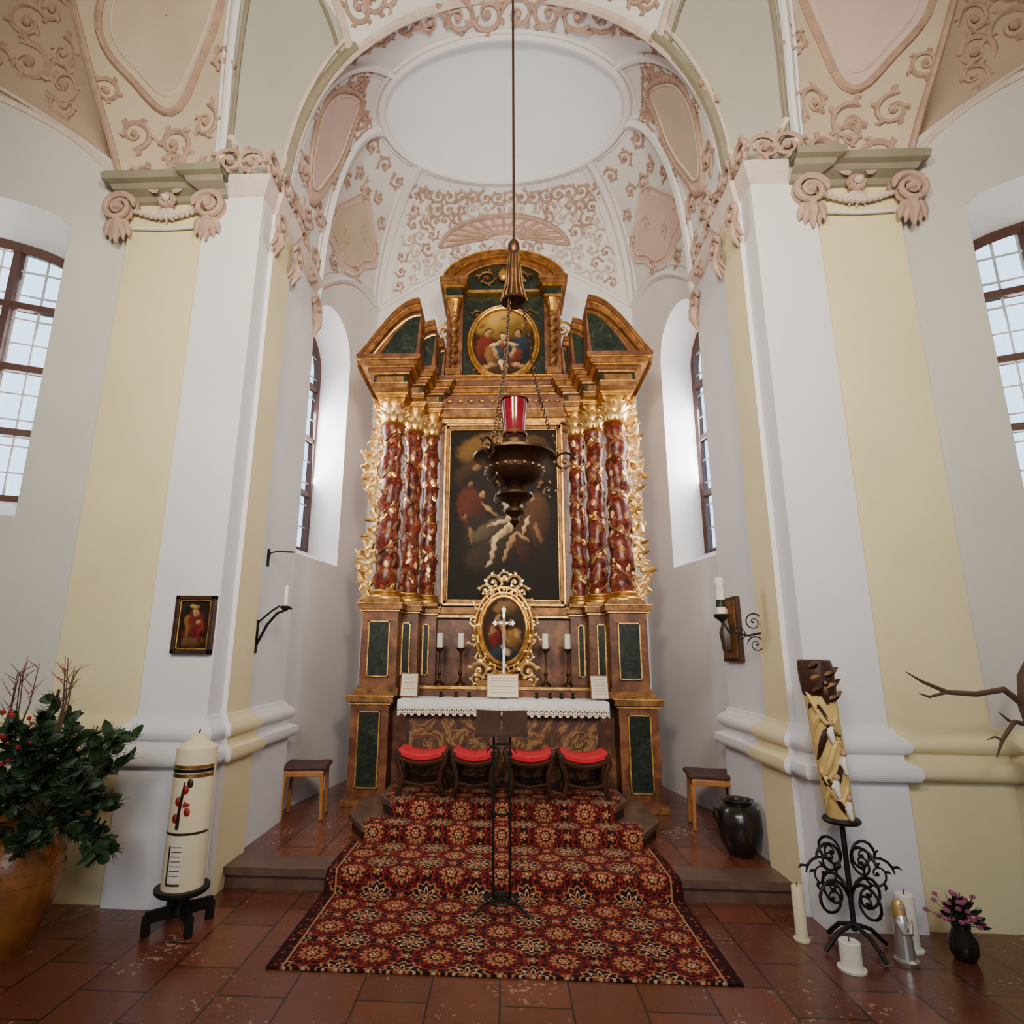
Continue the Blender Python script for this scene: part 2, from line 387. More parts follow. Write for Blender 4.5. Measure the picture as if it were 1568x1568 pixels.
# ================================================================ VAULT
OC=(0,6.16)
def vsec(sec,u):
    if sec==0:
        ph=u*pi/2; x=-2.14*sin(ph); z=5.85+2.62*max(0,cos(ph))**.8; return Vector((x,4.8,z)),radians(270-55*u)
    if sec==1: return Vector((-2.14,4.8+1.1*u,5.85-.15*u)),radians(215-45*u)
    if sec==2: return Vector((-2.30+.37*u,5.9+2.1*u,vz2(u))),radians(170-32*u)
    return Vector((-1.93+1.93*u,8.0,vz3(u))),radians(138-48*u)
def vs(s,sec,u,al):
    b,th=vsec(sec,u); o=Vector((OC[0]+1.56*cos(th),OC[1]+1.02*sin(th),8.4))
    k=1-cos(al)
    p=b.lerp(o,k); p.z=b.z+(o.z-b.z)*sin(al)
    if s<0: p.x=-p.x
    return p
def vframe(s,sec,u,al,inn=0):
    p=vs(s,sec,u,al); e=.02
    du=vs(s,sec,min(1,u+e),al)-vs(s,sec,max(0,u-e),al); da=vs(s,sec,u,min(pi/2,al+e))-vs(s,sec,u,max(0.0,al-e))
    n=du.cross(da)
    if n.length<1e-9: n=Vector((0,0,-1))
    n.normalize()
    if n.dot(Vector((0,6.1,5))-p)<0: n=-n
    U=du.normalized(); V=n.cross(U)
    return p+n*inn,U,V,n
vm=MB()
for s in (1,-1):
    for sec in range(4):
        rows=[]
        for i in range(17):
            al=pi/2*i/16; rows.append([vs(s,sec,j/16,al) for j in range(17)])
        vm.grid(rows,'vault')
vm.build('ceiling_chancel_vault',ang=60)
mb=MB(); rows=[]
for i in range(9):
    k=1-i/8.0001; rows.append([(OC[0]+1.56*k*cos(2*pi*j/48),OC[1]+1.02*k*sin(2*pi*j/48),8.4+.12*(1-k*k)) for j in range(48)])
mb.grid(rows,'sky',True); mb.build('ceiling_oval_field')
mb=MB()
for k,r,z in ((1.0,.045,8.38),(1.055,.025,8.385),(.965,.018,8.4)):
    mb.tube([(OC[0]+1.56*k*cos(2*pi*j/64),OC[1]+1.02*k*sin(2*pi*j/64),z) for j in range(65)],r,'white',8)
for s in (1,-1):
    for sec,u,r in ((1,0,.05),(1,1,.06),(2,0,.05),(2,1,.065),(1,.1,.02),(1,.9,.02),(2,.09,.025),(2,.91,.025),(3,.10,.025)):
        mb.tube([vframe(s,sec,u,pi/2*(i/20)*.99,.0)[0] for i in range(21)],r,'white',6)
    for sec in (0,2,3):
        mb.tube([vs(s,sec,i/30,.0) for i in range(31)],.045,'white' if sec else 'stuccow',6)
    mb.tube([vframe(s,2,.09+.82*i/20,.07,.0)[0] for i in range(21)],.02,'white',6)
    mb.tube([vframe(s,3,.1+.9*i/20,.07,.0)[0] for i in range(21)],.02,'white',6)
mb.build('trim_vault_ribs')
def patch(mb,rm,s,sec,uc,ac,ur,ar,mat,lobes=0,lob=.08,pw=2.0,rim=.02,rmat='stuccow',half=None,inn=.012):
    rows=[];N=40
    def edge(th):
        c,si=cos(th),sin(th); q=(abs(c)**pw+abs(si)**pw)**(-1/pw); q*=1+lob*cos(lobes*th); return q*c,q*si
    for i in range(6):
        k=i/5 if i else .001; rows.append([vframe(s,sec,min(1,max(0,uc+ur*k*edge(2*pi*j/N)[0])),min(1.5,max(.01,ac+ar*k*edge(2*pi*j/N)[1])),inn)[0] for j in range(N)])
    mb.grid(rows,mat,True)
    rm.tube(rows[-1]+[rows[-1][0]],rim,rmat,6)
pm=MB();rm=MB()
for s in (1,-1):
    patch(pm,rm,s,1,.5,.76,.36,.44,'pink' if s==1 else 'band',4,.08,2.2,.032,'stucco')
    patch(pm,rm,s,1,.5,.76,.30,.37,'pink' if s==1 else 'band',4,.08,2.2,.014,inn=.02)
    patch(pm,rm,s,2,.50,.42,.34,.33,'pink',4,.12,2.0,.018)
    patch(pm,rm,s,2,.50,.42,.28,.26,'band' if s==1 else 'pink',4,.12,2.0,.010,inn=.02)
def scr(s,sec,u,al,size,hand,mat='stuccow',rot=0,r0=.17,turns=1.4,leaves=True):
    p,U,V,n=vframe(s,sec,u,al,.012); a=U*cos(rot)+V*sin(rot); b=-U*sin(rot)+V*cos(rot)
    spiral(rm,p,a,b,size,hand,mat,r0,turns,leaves)
for s in (1,-1):
    for sec,us in ((0,(.06,.18,.30,.42,.54,.66,.78,.9)),(1,(.1,.26,.42,.58,.74,.9)),(2,(.2,.5,.8)),(3,(.10,.22,.34,.46,.58,.70,.82,.94))):
        for i,u in enumerate(us):
            al=1.22 if sec else .85
            scr(s,sec,u,al,.11 if sec else .17,(-1)**i*s,'stucco',rot=i*1.3)
    for i in range(7):
        scr(s,0,.55+.06*i,.30,.13,(-1)**i,'stucco',rot=i)
    for u,al,z,h in ((.25,.33,.15,1),(.75,.33,.15,-1),(.5,.20,.16,1),(.2,1.08,.13,1),(.8,1.08,.13,-1),(.5,.06,.16,1),(.2,.12,.15,-1),(.82,.12,.15,1),(.08,.6,.10,1),(.92,.6,.10,-1),(.08,.85,.10,-1),(.92,.85,.10,1)):
        scr(s,1,u,al,z,h,'stucco',rot=u*5)
    for u,al,z,h in ((.3,.12,.11,1),(.62,.10,.11,-1),(.47,.82,.13,1),(.3,.90,.09,-1),(.65,.90,.09,1),(.17,.5,.09,1),(.82,.5,.09,-1),(.2,.75,.09,1),(.8,.75,.09,-1),(.4,.34,.10,1),(.6,.50,.10,-1)):
        scr(s,2,u,al,z,h,'stucco',rot=u*4)
    rows=[]
    for kk in (.001,.4,.7,1.0):
        rows.append([vframe(s,3,1-.52*kk*sin(t),.46+.42*kk*cos(t),.02)[0] for t in [pi*.5*i/12 for i in range(13)]])
    pm.grid(rows,'pink')
    for i in range(8):
        th=pi/2*i/7
        pts=[vframe(s,3,1-.52*k*sin(th)*1.0,.46+.42*k*cos(th),.024)[0] for k in (.28,.5,.75,.98)]
        rm.tube(pts,[.010,.018,.028,.02],'stucco',5)
    for kk,rr in ((1.03,.038),(.62,.018),(.28,.038)):
        rm.tube([vframe(s,3,1-.52*kk*sin(t),.46+.42*kk*cos(t),.02)[0] for t in [pi/2*i/16 for i in range(17)]],rr,'stucco',5)
    for u in (.16,.27,.38,.49,.60,.72,.84,.95):
        for al in (.15,.32,.50,.68,.86,1.02):
            du=(1-u)/.52; da=(al-.46)/.42
            if al>.40 and du*du+da*da<1.35: continue
            scr(s,3,u+random.uniform(-.02,.02),al,random.uniform(.08,.115),random.choice((1,-1)),'stucco' if random.random()<.45 else 'stuccow',rot=random.random()*6,r0=.19,turns=1.2)
pm.build('trim_vault_medallion_fields'); rm.build('trim_vault_stucco')
# ================================================================ NAVE VAULT in front of the arch
def interp(pts,t):
    n=len(pts)-1; x=t*n; i=min(int(x),n-1); f=x-i
    P=[Vector(pts[max(0,min(n,k))]) for k in (i-1,i,i+1,i+2)]
    return .5*((2*P[1])+(P[2]-P[0])*f+(2*P[0]-5*P[1]+4*P[2]-P[3])*f*f+(3*P[1]-P[0]-3*P[2]+P[3])*f**3)
cA=[tuple(vsec(0,1-i/8)[0]) for i in range(9)]
cB=[(-2.58,4.40,5.93),(-2.54,4.32,6.4),(-2.47,4.15,7.0),(-2.35,3.95,7.6),(-2.15,3.7,8.15),(-1.8,3.5,8.6),(-1.2,3.3,8.85),(-.6,3.25,9.0),(0,3.2,9.1)]
cC=[(-3.55,4.42,5.93),(-3.66,4.36,6.3),(-3.80,4.25,6.75),(-3.93,4.10,7.25),(-4.02,3.9,7.75),(-4.0,3.6,8.2),(-3.8,3.2,8.7),(-3.3,2.8,9.0),(-2.8,2.4,9.15)]
cD=[(-3.56,4.43,5.93),(-3.95,4.26,6.25),(-4.41,4.06,6.42),(-4.8,3.89,6.47),(-5.2,3.71,6.47),(-5.6,3.53,6.47),(-6,3.35,6.47),(-6,2.6,6.8),(-6,2,7.2)]
def nv(c1,c2,t,k,s,bul=0):
    p=interp(c1,t).lerp(interp(c2,t),k); p.z+=bul*sin(pi*k)*t*2; p.y+=bul*sin(pi*k)
    if s<0:p.x=-p.x
    return p
nvm=MB();tr=MB()
def nframe(c1,c2,t,k,s,bul,inn=.012):
    e=.01;p=nv(c1,c2,t,k,s,bul);du=nv(c1,c2,t,min(1,k+e),s,bul)-nv(c1,c2,t,max(0,k-e),s,bul);da=nv(c1,c2,min(1,t+e),k,s,bul)-nv(c1,c2,max(0,t-e),k,s,bul)
    n=du.cross(da)
    n.normalize()
    if n.dot(Vector((0,1,2))-p)<0:n=-n
    U=du.normalized();return p+n*inn,U,n.cross(U),n
TG=.50
for s in (1,-1):
    nvm.grid([[nv(cA,cB,i/30,j/12,s,.05) for j in range(13)] for i in range(16)],'green')
    nvm.grid([[nv(cA,cB,i/30,j/12,s,.05) for j in range(13)] for i in range(15,31)],'vault')
    for c1,c2,mt,bu in ((cB,cC,'band',.12),(cC,cD,'web',.15)):
        nvm.grid([[nv(c1,c2,i/30,j/12,s,bu) for j in range(13)] for i in range(31)],mt)
    for off in (0,.06):
        tr.tube([nframe(cB,cC,i/40,off,s,.12,.01)[0] for i in range(41)],.035 if off==0 else .015,'white',6)
    tr.tube([nframe(cA,cB,i/40*TG,.03,s,.05,.01)[0] for i in range(41)],.05,'cornice',6)
    tr.tube([nframe(cA,cB,i/40*TG,.12,s,.05,.01)[0] for i in range(41)],.022,'stuccow',6)
    tr.tube([nframe(cA,cB,.05*0+i/40*TG,.93,s,.05,.01)[0] for i in range(41)],.022,'cornice',6)
    tr.tube([nframe(cA,cB,TG-.02+.05*sin(pi*i/20),.05+.9*i/20,s,.05,.01)[0] for i in range(21)],.045,'stuccow',6)
    tr.tube([nframe(cA,cB,TG-.06+.05*sin(pi*i/20),.05+.9*i/20,s,.05,.01)[0] for i in range(21)],.02,'cornice',6)
    tr.tube([nframe(cA,cB,.06+.05*(2*i/20-1)**2,.05+.9*i/20,s,.05,.01)[0] for i in range(21)],.035,'stuccow',6)
    tr.tube([nframe(cB,cC,i/40,.98,s,.12,.02)[0] for i in range(41)],.03,'stucco',6)
    tr.tube([nframe(cC,cD,.02+.98*i/40,.97,s,.15,.02)[0] for i in range(41)],.035,'stuccow',6)
    tr.tube([nframe(cC,cD,.02+.98*i/40,.84,s,.15,.02)[0] for i in range(41)],.018,'stuccow',6)
    N=40;rows=[]
    def ed(th): q=1+.07*cos(4*th); return q*cos(th),q*sin(th)
    for i in range(6):
        k=max(.01,i/5); rows.append([nframe(cB,cC,.37+.17*k*ed(2*pi*j/N)[1],.5+.36*k*ed(2*pi*j/N)[0],s,.12,.015)[0] for j in range(N)])
    nvm.grid(rows,'pink' if s<0 else 'band',True); tr.tube(rows[-1]+[rows[-1][0]],.035,'stucco',6)
    tr.tube([nframe(cB,cC,.37+.14*ed(2*pi*j/N)[1],.5+.30*ed(2*pi*j/N)[0],s,.12,.015)[0] for j in range(N+1)],.014,'stuccow',6)
    def ns(c1,c2,t,k,size,hand,mt,bu,rot=0):
        p,U,V,n=nframe(c1,c2,t,k,s,bu); a=U*cos(rot)+V*sin(rot);b=-U*sin(rot)+V*cos(rot); spiral(tr,p,a,b,size,hand,mt,.18,1.4)
    for t,k,z,h in ((.04,.25,.16,1),(.04,.75,.16,-1),(.12,.5,.18,1),(.15,.2,.15,-1),(.15,.8,.15,1),(.09,.5,.12,-1),(.56,.25,.16,1),(.56,.75,.16,-1),(.6,.5,.18,1),(.25,.08,.12,1),(.25,.92,.12,-1)):
        ns(cB,cC,t,k,z,h,'stucco',.12,rot=t*9)
    for i in range(10):
        for k in (.2,.5,.8): ns(cA,cB,.57+.045*i,k,.14,(-1)**(i+int(k*10)),'stucco',.05,rot=i+k*3)
    for t,k,z,h in ((.30,.35,.16,1),(.38,.5,.18,-1),(.46,.35,.16,1),(.5,.7,.16,-1),(.25,.5,.12,1),(.36,.2,.14,-1),(.45,.15,.14,1),(.42,.65,.14,1)):
        ns(cC,cD,t,k,z,h,'stucco',.15,rot=t*20)
nvm.build('ceiling_nave_vault',ang=60); tr.build('trim_nave_stucco')
# ================================================================ CAPITALS of the pilasters
for s,nm in ((1,'left'),(-1,'right')):
    mb=MB()
    prof=[(0,5.66),(.03,5.67),(.05,5.71),(.12,5.74),(.14,5.78),(.19,5.79),(.20,5.85),(0,5.87)]
    A=[(-3.38*s,4.6),(-3.38*s,4.43),(-2.66*s,4.43),(-2.66*s,4.36),(-2.45*s,4.36)]
    sweep(mb,A,prof,s,'cornice')
    mb.prism([(x,y) for x,y in offs([(-3.38*s,4.6),(-3.38*s,4.43),(-2.66*s,4.43),(-2.66*s,4.6)],.19,s)],5.84,5.87,'cornice')
    B=[(-2.45*s,4.38),(-2.14*s,4.38),(-2.14*s,4.6),(-2.10*s,4.6),(-2.10*s,5.0),(-2.14*s,5.0),(-2.14*s,5.9)]
    sweep(mb,B,[(0,5.68),(.02,5.70),(.04,5.76),(.06,5.80),(.07,5.86),(.0,5.9)],s,'stuccow')
    for x in (-3.43,-2.61):
        h=1 if x<-3 else -1
        for yy in (4.32,4.37): spiral(mb,(x*s,yy,5.56),(1,0,0),(0,0,1),.14,h*s,'stucco',.24,2.1,False,30,7)
        for k in range(5):
            a=(k-2)*.5
            mb.leaf((x*s+a*.06,4.34,5.44),(a*.35,-.1,-1),(0,-1,.1),.22-.03*abs(k-2),.08,'stucco',-.8)
        mb.tube([(x*s,4.36,5.45),(x*s,4.33,5.34),(x*s,4.36,5.22)],[.06,.045,.008],'stucco',6)
    for k in range(13):
        f=k/12; xx=-3.30+.56*f; zz=5.56-.07*sin(pi*f); mb.ball((xx*s,4.38,zz),.03,'stuccow',6)
    for k in range(8): mb.ball((-3.02*s+.055*cos(k*pi/4),4.37,5.66+.055*sin(k*pi/4)),.035,'stucco',6)
    mb.ball((-3.02*s,4.34,5.66),.038,'stuccow',6)
    for h in (-1,1): mb.leaf((-3.02*s+h*.06,4.33,5.72),(h,0,.5),(0,-1,0),.16,.08,'stucco',.5)
    for k in range(5): mb.leaf((-3.02*s,4.38,5.60),((k-2)*.5,0,-1),(0,-1,0),.16,.05,'stuccow',-.5)
    mb.tube([(-3.32*s,4.40,5.40),(-3.02*s,4.40,5.385),(-2.72*s,4.40,5.40)],.015,'white',6)
    for y in (4.58,5.02):
        h=1 if y<4.8 else -1
        spiral(mb,(-2.04*s,y,5.52),(0,1,0),(0,0,1),.11,h,'stucco',.26,2,False,30,7)
        for k in range(4):
            a=(k-1.5)*.5; mb.leaf((-2.05*s,y+a*.05,5.43),(0,a*.35,-1),(s,0,.1),.18,.07,'stucco',-.8)
        mb.tube([(-2.06*s,y,5.44),(-2.03*s,y,5.33),(-2.08*s,y,5.22)],[.05,.04,.006],'stucco',6)
    for y,z,r in ((4.42,6.05,.15),(4.75,6.12,.14),(5.05,6.05,.12),(5.3,5.98,.13),(5.6,5.85,.13)):
        spiral(mb,(-2.10*s,y,z-.06),(0,1,0),(0,0,1),r,1 if y<5 else -1,'stucco',.2,1.7,True)
    for x,z in ((-2.28,6.02),(-2.47,6.04)): spiral(mb,(x*s,4.34,z),(1,0,0),(0,0,1),.13,s if x>-2.4 else -s,'stucco',.2,1.7,True)
    spiral(mb,(-2.11*s,5.86,5.50),(0,1,0),(0,0,1),.12,-1,'stucco',.26,2,False,30,7)
    mb.tube([(-2.10*s,5.86,5.42),(-2.08*s,5.86,5.30),(-2.13*s,5.86,5.14)],[.06,.045,.006],'stucco',6)
    mb.build('trim_capitals_'+nm)
# ================================================================ ALTAR
AL=empty('high_altar',(0,6.5,.15))
def par(o):
    o.parent=AL; o.matrix_parent_inverse=Matrix.Translation((0,-6.5,-.15)); return o
def panel(mb,x0,x1,y,z0,z1,fm='gold',inm='gm',bw=.014):
    mb.box(x0,x1,y-.012,y+.02,z0,z1,'brown')
    for a,b,c,d in ((x0,x1,z0,z0+bw),(x0,x1,z1-bw,z1),(x0,x0+bw,z0,z1),(x1-bw,x1,z0,z1)): mb.box(a,b,y-.028,y,c,d,fm)
    mb.box(x0+bw,x1-bw,y-.018,y,z0+bw,z1-bw,inm)
def ped(mb,x0,x1,y0,y1,z0,z1,b=.05,t=.05,mat='brown',tm='goldd'):
    mb.box(x0,x1,y0,y1,z0,z1,mat)
    mb.box(x0-b,x1+b,y0-b,y1,z0,z0+.07,tm); mb.box(x0-b*.5,x1+b*.5,y0-b*.5,y1,z0+.07,z0+.10,'brown')
    mb.box(x0-t*.5,x1+t*.5,y0-t*.5,y1,z1-.095,z1-.08,'gold'); mb.box(x0-t,x1+t,y0-t,y1,z1-.07,z1-.012,tm); mb.box(x0-t*1.25,x1+t*1.25,y0-t*1.25,y1,z1-.012,z1,'gold')
mb=MB()
for s in (1,-1):
    def X(a,b): return (min(-a*s,-b*s),max(-a*s,-b*s))
    x0,x1=X(1.63,1.22); ped(mb,x0,x1,6.52,7.9,.15,1.26); c=(x0+x1)/2; panel(mb,c-.12,c+.12,6.52,.33,1.10)
    x0,x1=X(1.22,1.06); mb.box(x0,x1,6.8,7.9,.15,1.26,'brown')
    for (a,b,y) in ((1.56,1.16,6.52),(1.24,.98,6.82),(1.04,.80,7.10)):
        x0,x1=X(a,b); ped(mb,x0,x1,y,7.9,1.26,2.25,.035,.045); c=(x0+x1)/2; w=(x1-x0)/2-.08
        panel(mb,c-w,c+w,y,1.45,2.05)
    for (a,b,y,z) in ((1.55,1.13,6.34,0),(1.30,.98,6.66,.01),(1.10,.78,6.96,.02)):
        x0,x1=X(a,b)
        mb.box(x0,x1,y,7.9,4.76+z,4.82+z,'goldd'); mb.box(x0-.01,x1+.01,y-.01,7.9,4.81+z,4.825+z,'gold'); mb.box(x0+.01,x1-.01,y+.02,7.9,4.82+z,4.92+z,'gm')
        mb.box(x0+.05,x1-.05,y+.005,y+.03,4.835+z,4.905+z,'goldd')
        for k,(o,h0,h1,mt) in enumerate(((.02,4.92,4.945,'gold'),(.05,4.945,4.98,'brown'),(.09,4.98,4.995,'gold'),(.12,4.995,5.05,'goldd'),(.15,5.05,5.065,'gold'),(.165,5.065,5.11,'brown'))):
            mb.box(x0-o,x1+o,y-o,7.9,h0+z,h1+z,mt)
    for (xo,xi,y,zz,hh,th) in ((1.72,1.0,6.20,5.12,.74,.13),(1.42,.86,6.58,5.14,.66,.11),(1.2,.78,6.9,5.16,.58,.10)):
        n=14
        arc=[(xo-(xo-xi)*i/n, zz+hh*sin(i/n*pi/2)**1.15) for i in range(n+1)]
        for k,(t0,t1,yo,mt) in enumerate(((0,.014,0,'gold'),(.014,.06,.02,'brown'),(.06,.075,.05,'gold'),(.075,th,.07,'goldd'))):
            poly=[(-s*x,z-t0) for x,z in arc]+[(-s*x,z-t1) for x,z in arc[::-1]]
            mb.prism(poly,y+yo,7.6,mt,f=lambda a,b,c:(a,c,b))
        poly=[(-s*(x-.01),z-th+.01) for x,z in arc if z-th>zz]+[(-s*(xi),zz-.02),(-s*(xo-.12),zz-.02)]
        mb.prism(poly,y+.13,7.6,'brown',f=lambda a,b,c:(a,c,b))
        po2=[(-s*(x*.86+xi*.14+.0),z-th-.05) for x,z in arc if z-th-.05>zz+.02]
        if len(po2)>2: mb.prism(po2+[(-s*(xi+.05),zz+.03),(-s*(xo-.27),zz+.03)],y+.115,y+.14,'gm',f=lambda a,b,c:(a,c,b))
        pts=[(-s*x,y+.12,z-th-.04) for x,z in arc if z-th-.04>zz+.02]
        mb.tube(pts,.012,'gold',5)
mb.box(-.82,.82,7.22,7.9,1.26,5.2,'brown')
mb.box(-.80,.80,7.14,7.3,2.13,2.17,'gold'); mb.box(-.82,.82,7.10,7.3,2.17,2.25,'goldd')
mb.box(-.80,.80,7.16,7.3,4.64,4.70,'gold')
for o,h0,h1,mt in ((.0,4.70,4.80,'goldd'),(.02,4.80,4.815,'gold'),(.0,4.815,5.0,'brown'),(.03,5.0,5.015,'gold'),(.07,5.015,5.07,'goldd'),(.10,5.07,5.085,'gold'),(.13,5.085,5.14,'brown'),(.15,5.14,5.17,'goldd')):
    mb.box(-.82,.82,7.10-o,7.9,h0,h1,mt)
for k in range(-5,6):
    mb.ball((k*.14,7.09,4.915),.028,'gold',6,(1.6,.5,.8))
mb.box(-.84,.84,7.1,7.9,5.17,5.27,'goldd'); mb.box(-.86,.86,7.05,7.9,5.25,5.27,'gold')
mb.box(-.56,.56,7.22,7.8,5.27,6.75,'gm')
for s in (-1,1):
    x=.66*s
    mb.box(x-.11,x+.11,7.15,7.8,5.27,6.62,'brown')
    mb.box(x-.10,x+.10,7.02,7.8,5.27,5.36,'goldd')
    pts=[(x+.022*cos(t*5*pi*2),7.08+.022*sin(t*5*pi*2),5.36+.78*t) for t in [i/60 for i in range(61)]]
    mb.tube(pts,.042,'goldd',8)
    mb.lathe(x,7.08,[(.05,6.12),(.055,6.16),(.05,6.2),(.09,6.34),(.10,6.36)],'gold',12)
    for a,h0,h1,mt in ((.12,6.36,6.39,'gold'),(.11,6.39,6.50,'gm'),(.14,6.50,6.53,'gold'),(.17,6.53,6.58,'goldd'),(.19,6.58,6.64,'goldd')):
        mb.box(x-a,x+a,7.08-a,7.8,h0,h1,mt)
    mb.lathe(.86*s,7.02,[(.03,5.27),(.045,5.33),(.03,5.45),(.04,5.6),(.02,5.72),(.03,5.78),(.005,5.84)],'wood',10)
    spiral(mb,(.80*s,7.2,6.0),(1,0,0),(0,0,1),.12,s,'gold',.16,1.6)
for r0,r1,y,mt in ((1.0,.97,7.0,'gold'),(.97,.88,7.03,'goldd'),(.88,.86,7.05,'gold'),(.86,.70,7.12,'brown'),(.70,.67,7.08,'gold')):
    n=24; out=[];inn=[]
    for i in range(n+1):
        a=pi*i/n; out.append((.86*r0*cos(a),6.60+.52*r0*sin(a))); inn.append((.86*r1*cos(a),6.60+.52*r1*sin(a)))
    for i in range(n):
        mb.prism([out[i],out[i+1],inn[i+1],inn[i]],y,7.8,mt,f=lambda a,b,c:(a,c,b))
mb.prism([(.58*cos(pi*i/20),6.60+.35*sin(pi*i/20)) for i in range(21)],7.16,7.8,'gm',f=lambda a,b,c:(a,c,b))
mb.box(-.5,.5,7.10,7.3,6.52,6.56,'gold')
for k in (-1,1):
    spiral(mb,(.22*k,7.12,6.74),(1,0,0),(0,0,1),.12,k,'goldd',.16,1.6)
mb.ball((0,7.10,6.78),.08,'gold',10,(1,.6,1.2))
par(mb.build('retable_body',smooth=False,bevel=.004))
mb=MB()
def capital(mb,x,y,z0,z1,r):
    h=z1-z0
    mb.lathe(x,y,[(r*.95,z0-.02),(r*1.1,z0),(r*.9,z0+.03),(r*.85,z0+h*.4),(r*1.0,z0+h*.75),(r*1.25,z0+h*.88)],'gold',16)
    for row,(zz,ln) in enumerate(((z0+.02,.42*h),(z0+.30*h,.42*h))):
        for k in range(9):
            a=2*pi*(k+.5*row)/9; d=Vector((cos(a),sin(a),0)); b=Vector((x,y,zz))+d*r*.9
            mb.leaf(b,(0,0,1),d,ln*1.15,r*.62,'goldp',1.9)
    for k in range(4):
        a=pi/4+k*pi/2; d=Vector((cos(a),sin(a),0)); c=Vector((x,y,z0+h*.80))+d*r*1.22
        spiral(mb,c,d,(0,0,1),r*.34,-1,'goldp',.28,1.6,False,14,6)
    for o,a,b in ((1.2,z1-.05,z1-.03),(1.38,z1-.03,z1)): mb.box(x-r*o,x+r*o,y-r*o,y+r*o,a,b,'gold')
def column(mb,x,y,z0,z1,r,hand):
    mb.box(x-r*1.45,x+r*1.45,y-r*1.45,y+r*1.45,z0,z0+.04,'goldd')
    mb.lathe(x,y,[(r*1.4,z0+.04),(r*1.42,z0+.06),(r*1.35,z0+.08),(r*1.12,z0+.095),(r*1.12,z0+.11),(r*1.25,z0+.125),(r*1.22,z0+.14),(r,z0+.15)],'gold',20)
    k=2*pi*5.5/(z1-z0)
    A=.09*r
    prof=[];n=90;zs=z0+.15;ze=z1-.36
    for i in range(n+1):
        z=zs+(ze-zs)*i/n; prof.append((r*.92*(1-.10*i/n)*(1+.05*cos(2*k*z)),z))
    off=lambda z:(A*cos(hand*k*z),A*sin(hand*k*z))
    mb.lathe(x,y,prof,'marble',18,off)
    for ph in (0,pi):
        pts=[];n=150
        for i in range(n+1):
            z=zs+.02+(ze-zs-.04)*i/n; a=hand*k*z+pi*.9+ph; rr=r*.92*(1-.10*i/n)
            ox,oy=off(z); pts.append((x+ox+rr*cos(a),y+oy+rr*sin(a),z))
        if ph==0: mb.tube(pts,.013,'goldd',5)
        for i in range(2,n,2 if ph==0 else 4):
            z=pts[i][2]; a=hand*k*z+pi*.9+ph+random.uniform(-.55,.55); rr=r*.92*(1-.1*i/n); ox,oy=off(z)
            if sin(a)>.5: continue
            d=Vector((cos(a),sin(a),0)); b=Vector((x+ox,y+oy,z+random.uniform(-.05,.03)))+d*rr*.97
            q=random.uniform(-.9,.9)
            mb.leaf(b,(q*-sin(a),q*cos(a),random.choice((1,-1))),d,.085,.055,'gold' if random.random()<.35 else ('goldp' if random.random()<.25 else 'goldd'),.45)
    capital(mb,x,y,z1-.36,z1,r)
for s in (1,-1):
    column(mb,-1.34*s,6.66,2.25,4.76,.142,s); column(mb,-1.12*s,6.92,2.25,4.77,.12,-s); column(mb,-.93*s,7.13,2.25,4.78,.105,s)
par(mb.build('columns',ang=60))
mb=MB()
for s in (1,-1):
    zz=2.35; k=0
    while zz<4.72:
        sz=.085+.035*abs(sin((zz-2.35)*2.6))
        xx=1.545+.045*sin((zz-2.35)*5.2)
        spiral(mb,(-xx*s,6.72,zz),(cos(k*.8),0,sin(k*.8)),(-sin(k*.8),0,cos(k*.8)),sz,(1 if k%2 else -1)*s,'goldp',.22,1.25,True,16,5)
        for q in range(3):
            a=random.uniform(-1.2,1.2); mb.leaf((-xx*s,6.70,zz+random.uniform(-.05,.05)),(-s*cos(a),0,sin(a)),(0,-1,0),random.uniform(.10,.17),.05,'goldp' if q else 'gold',1.0)
        zz+=.155;k+=1
    mb.tube([(-(1.50+.05*sin(i*.8))*s,6.74,2.3+2.45*i/40) for i in range(41)],.03,'gold',6)
par(mb.build('side_wings'))
mb=MB()
for o,w,y,mt in ((0,.03,7.12,'gold'),(.03,.035,7.15,'goldd'),(.065,.015,7.16,'gold')):
    x0,x1,z0,z1=-.76+o,.76-o,2.27+o,4.62-o
    for a,b,c,d in ((x0,x1,z0,z0+w),(x0,x1,z1-w,z1),(x0,x0+w,z0,z1),(x1-w,x1,z0,z1)): mb.box(a,b,y,7.24,c,d,mt)
par(mb.build('painting_frame',smooth=False,bevel=.004))
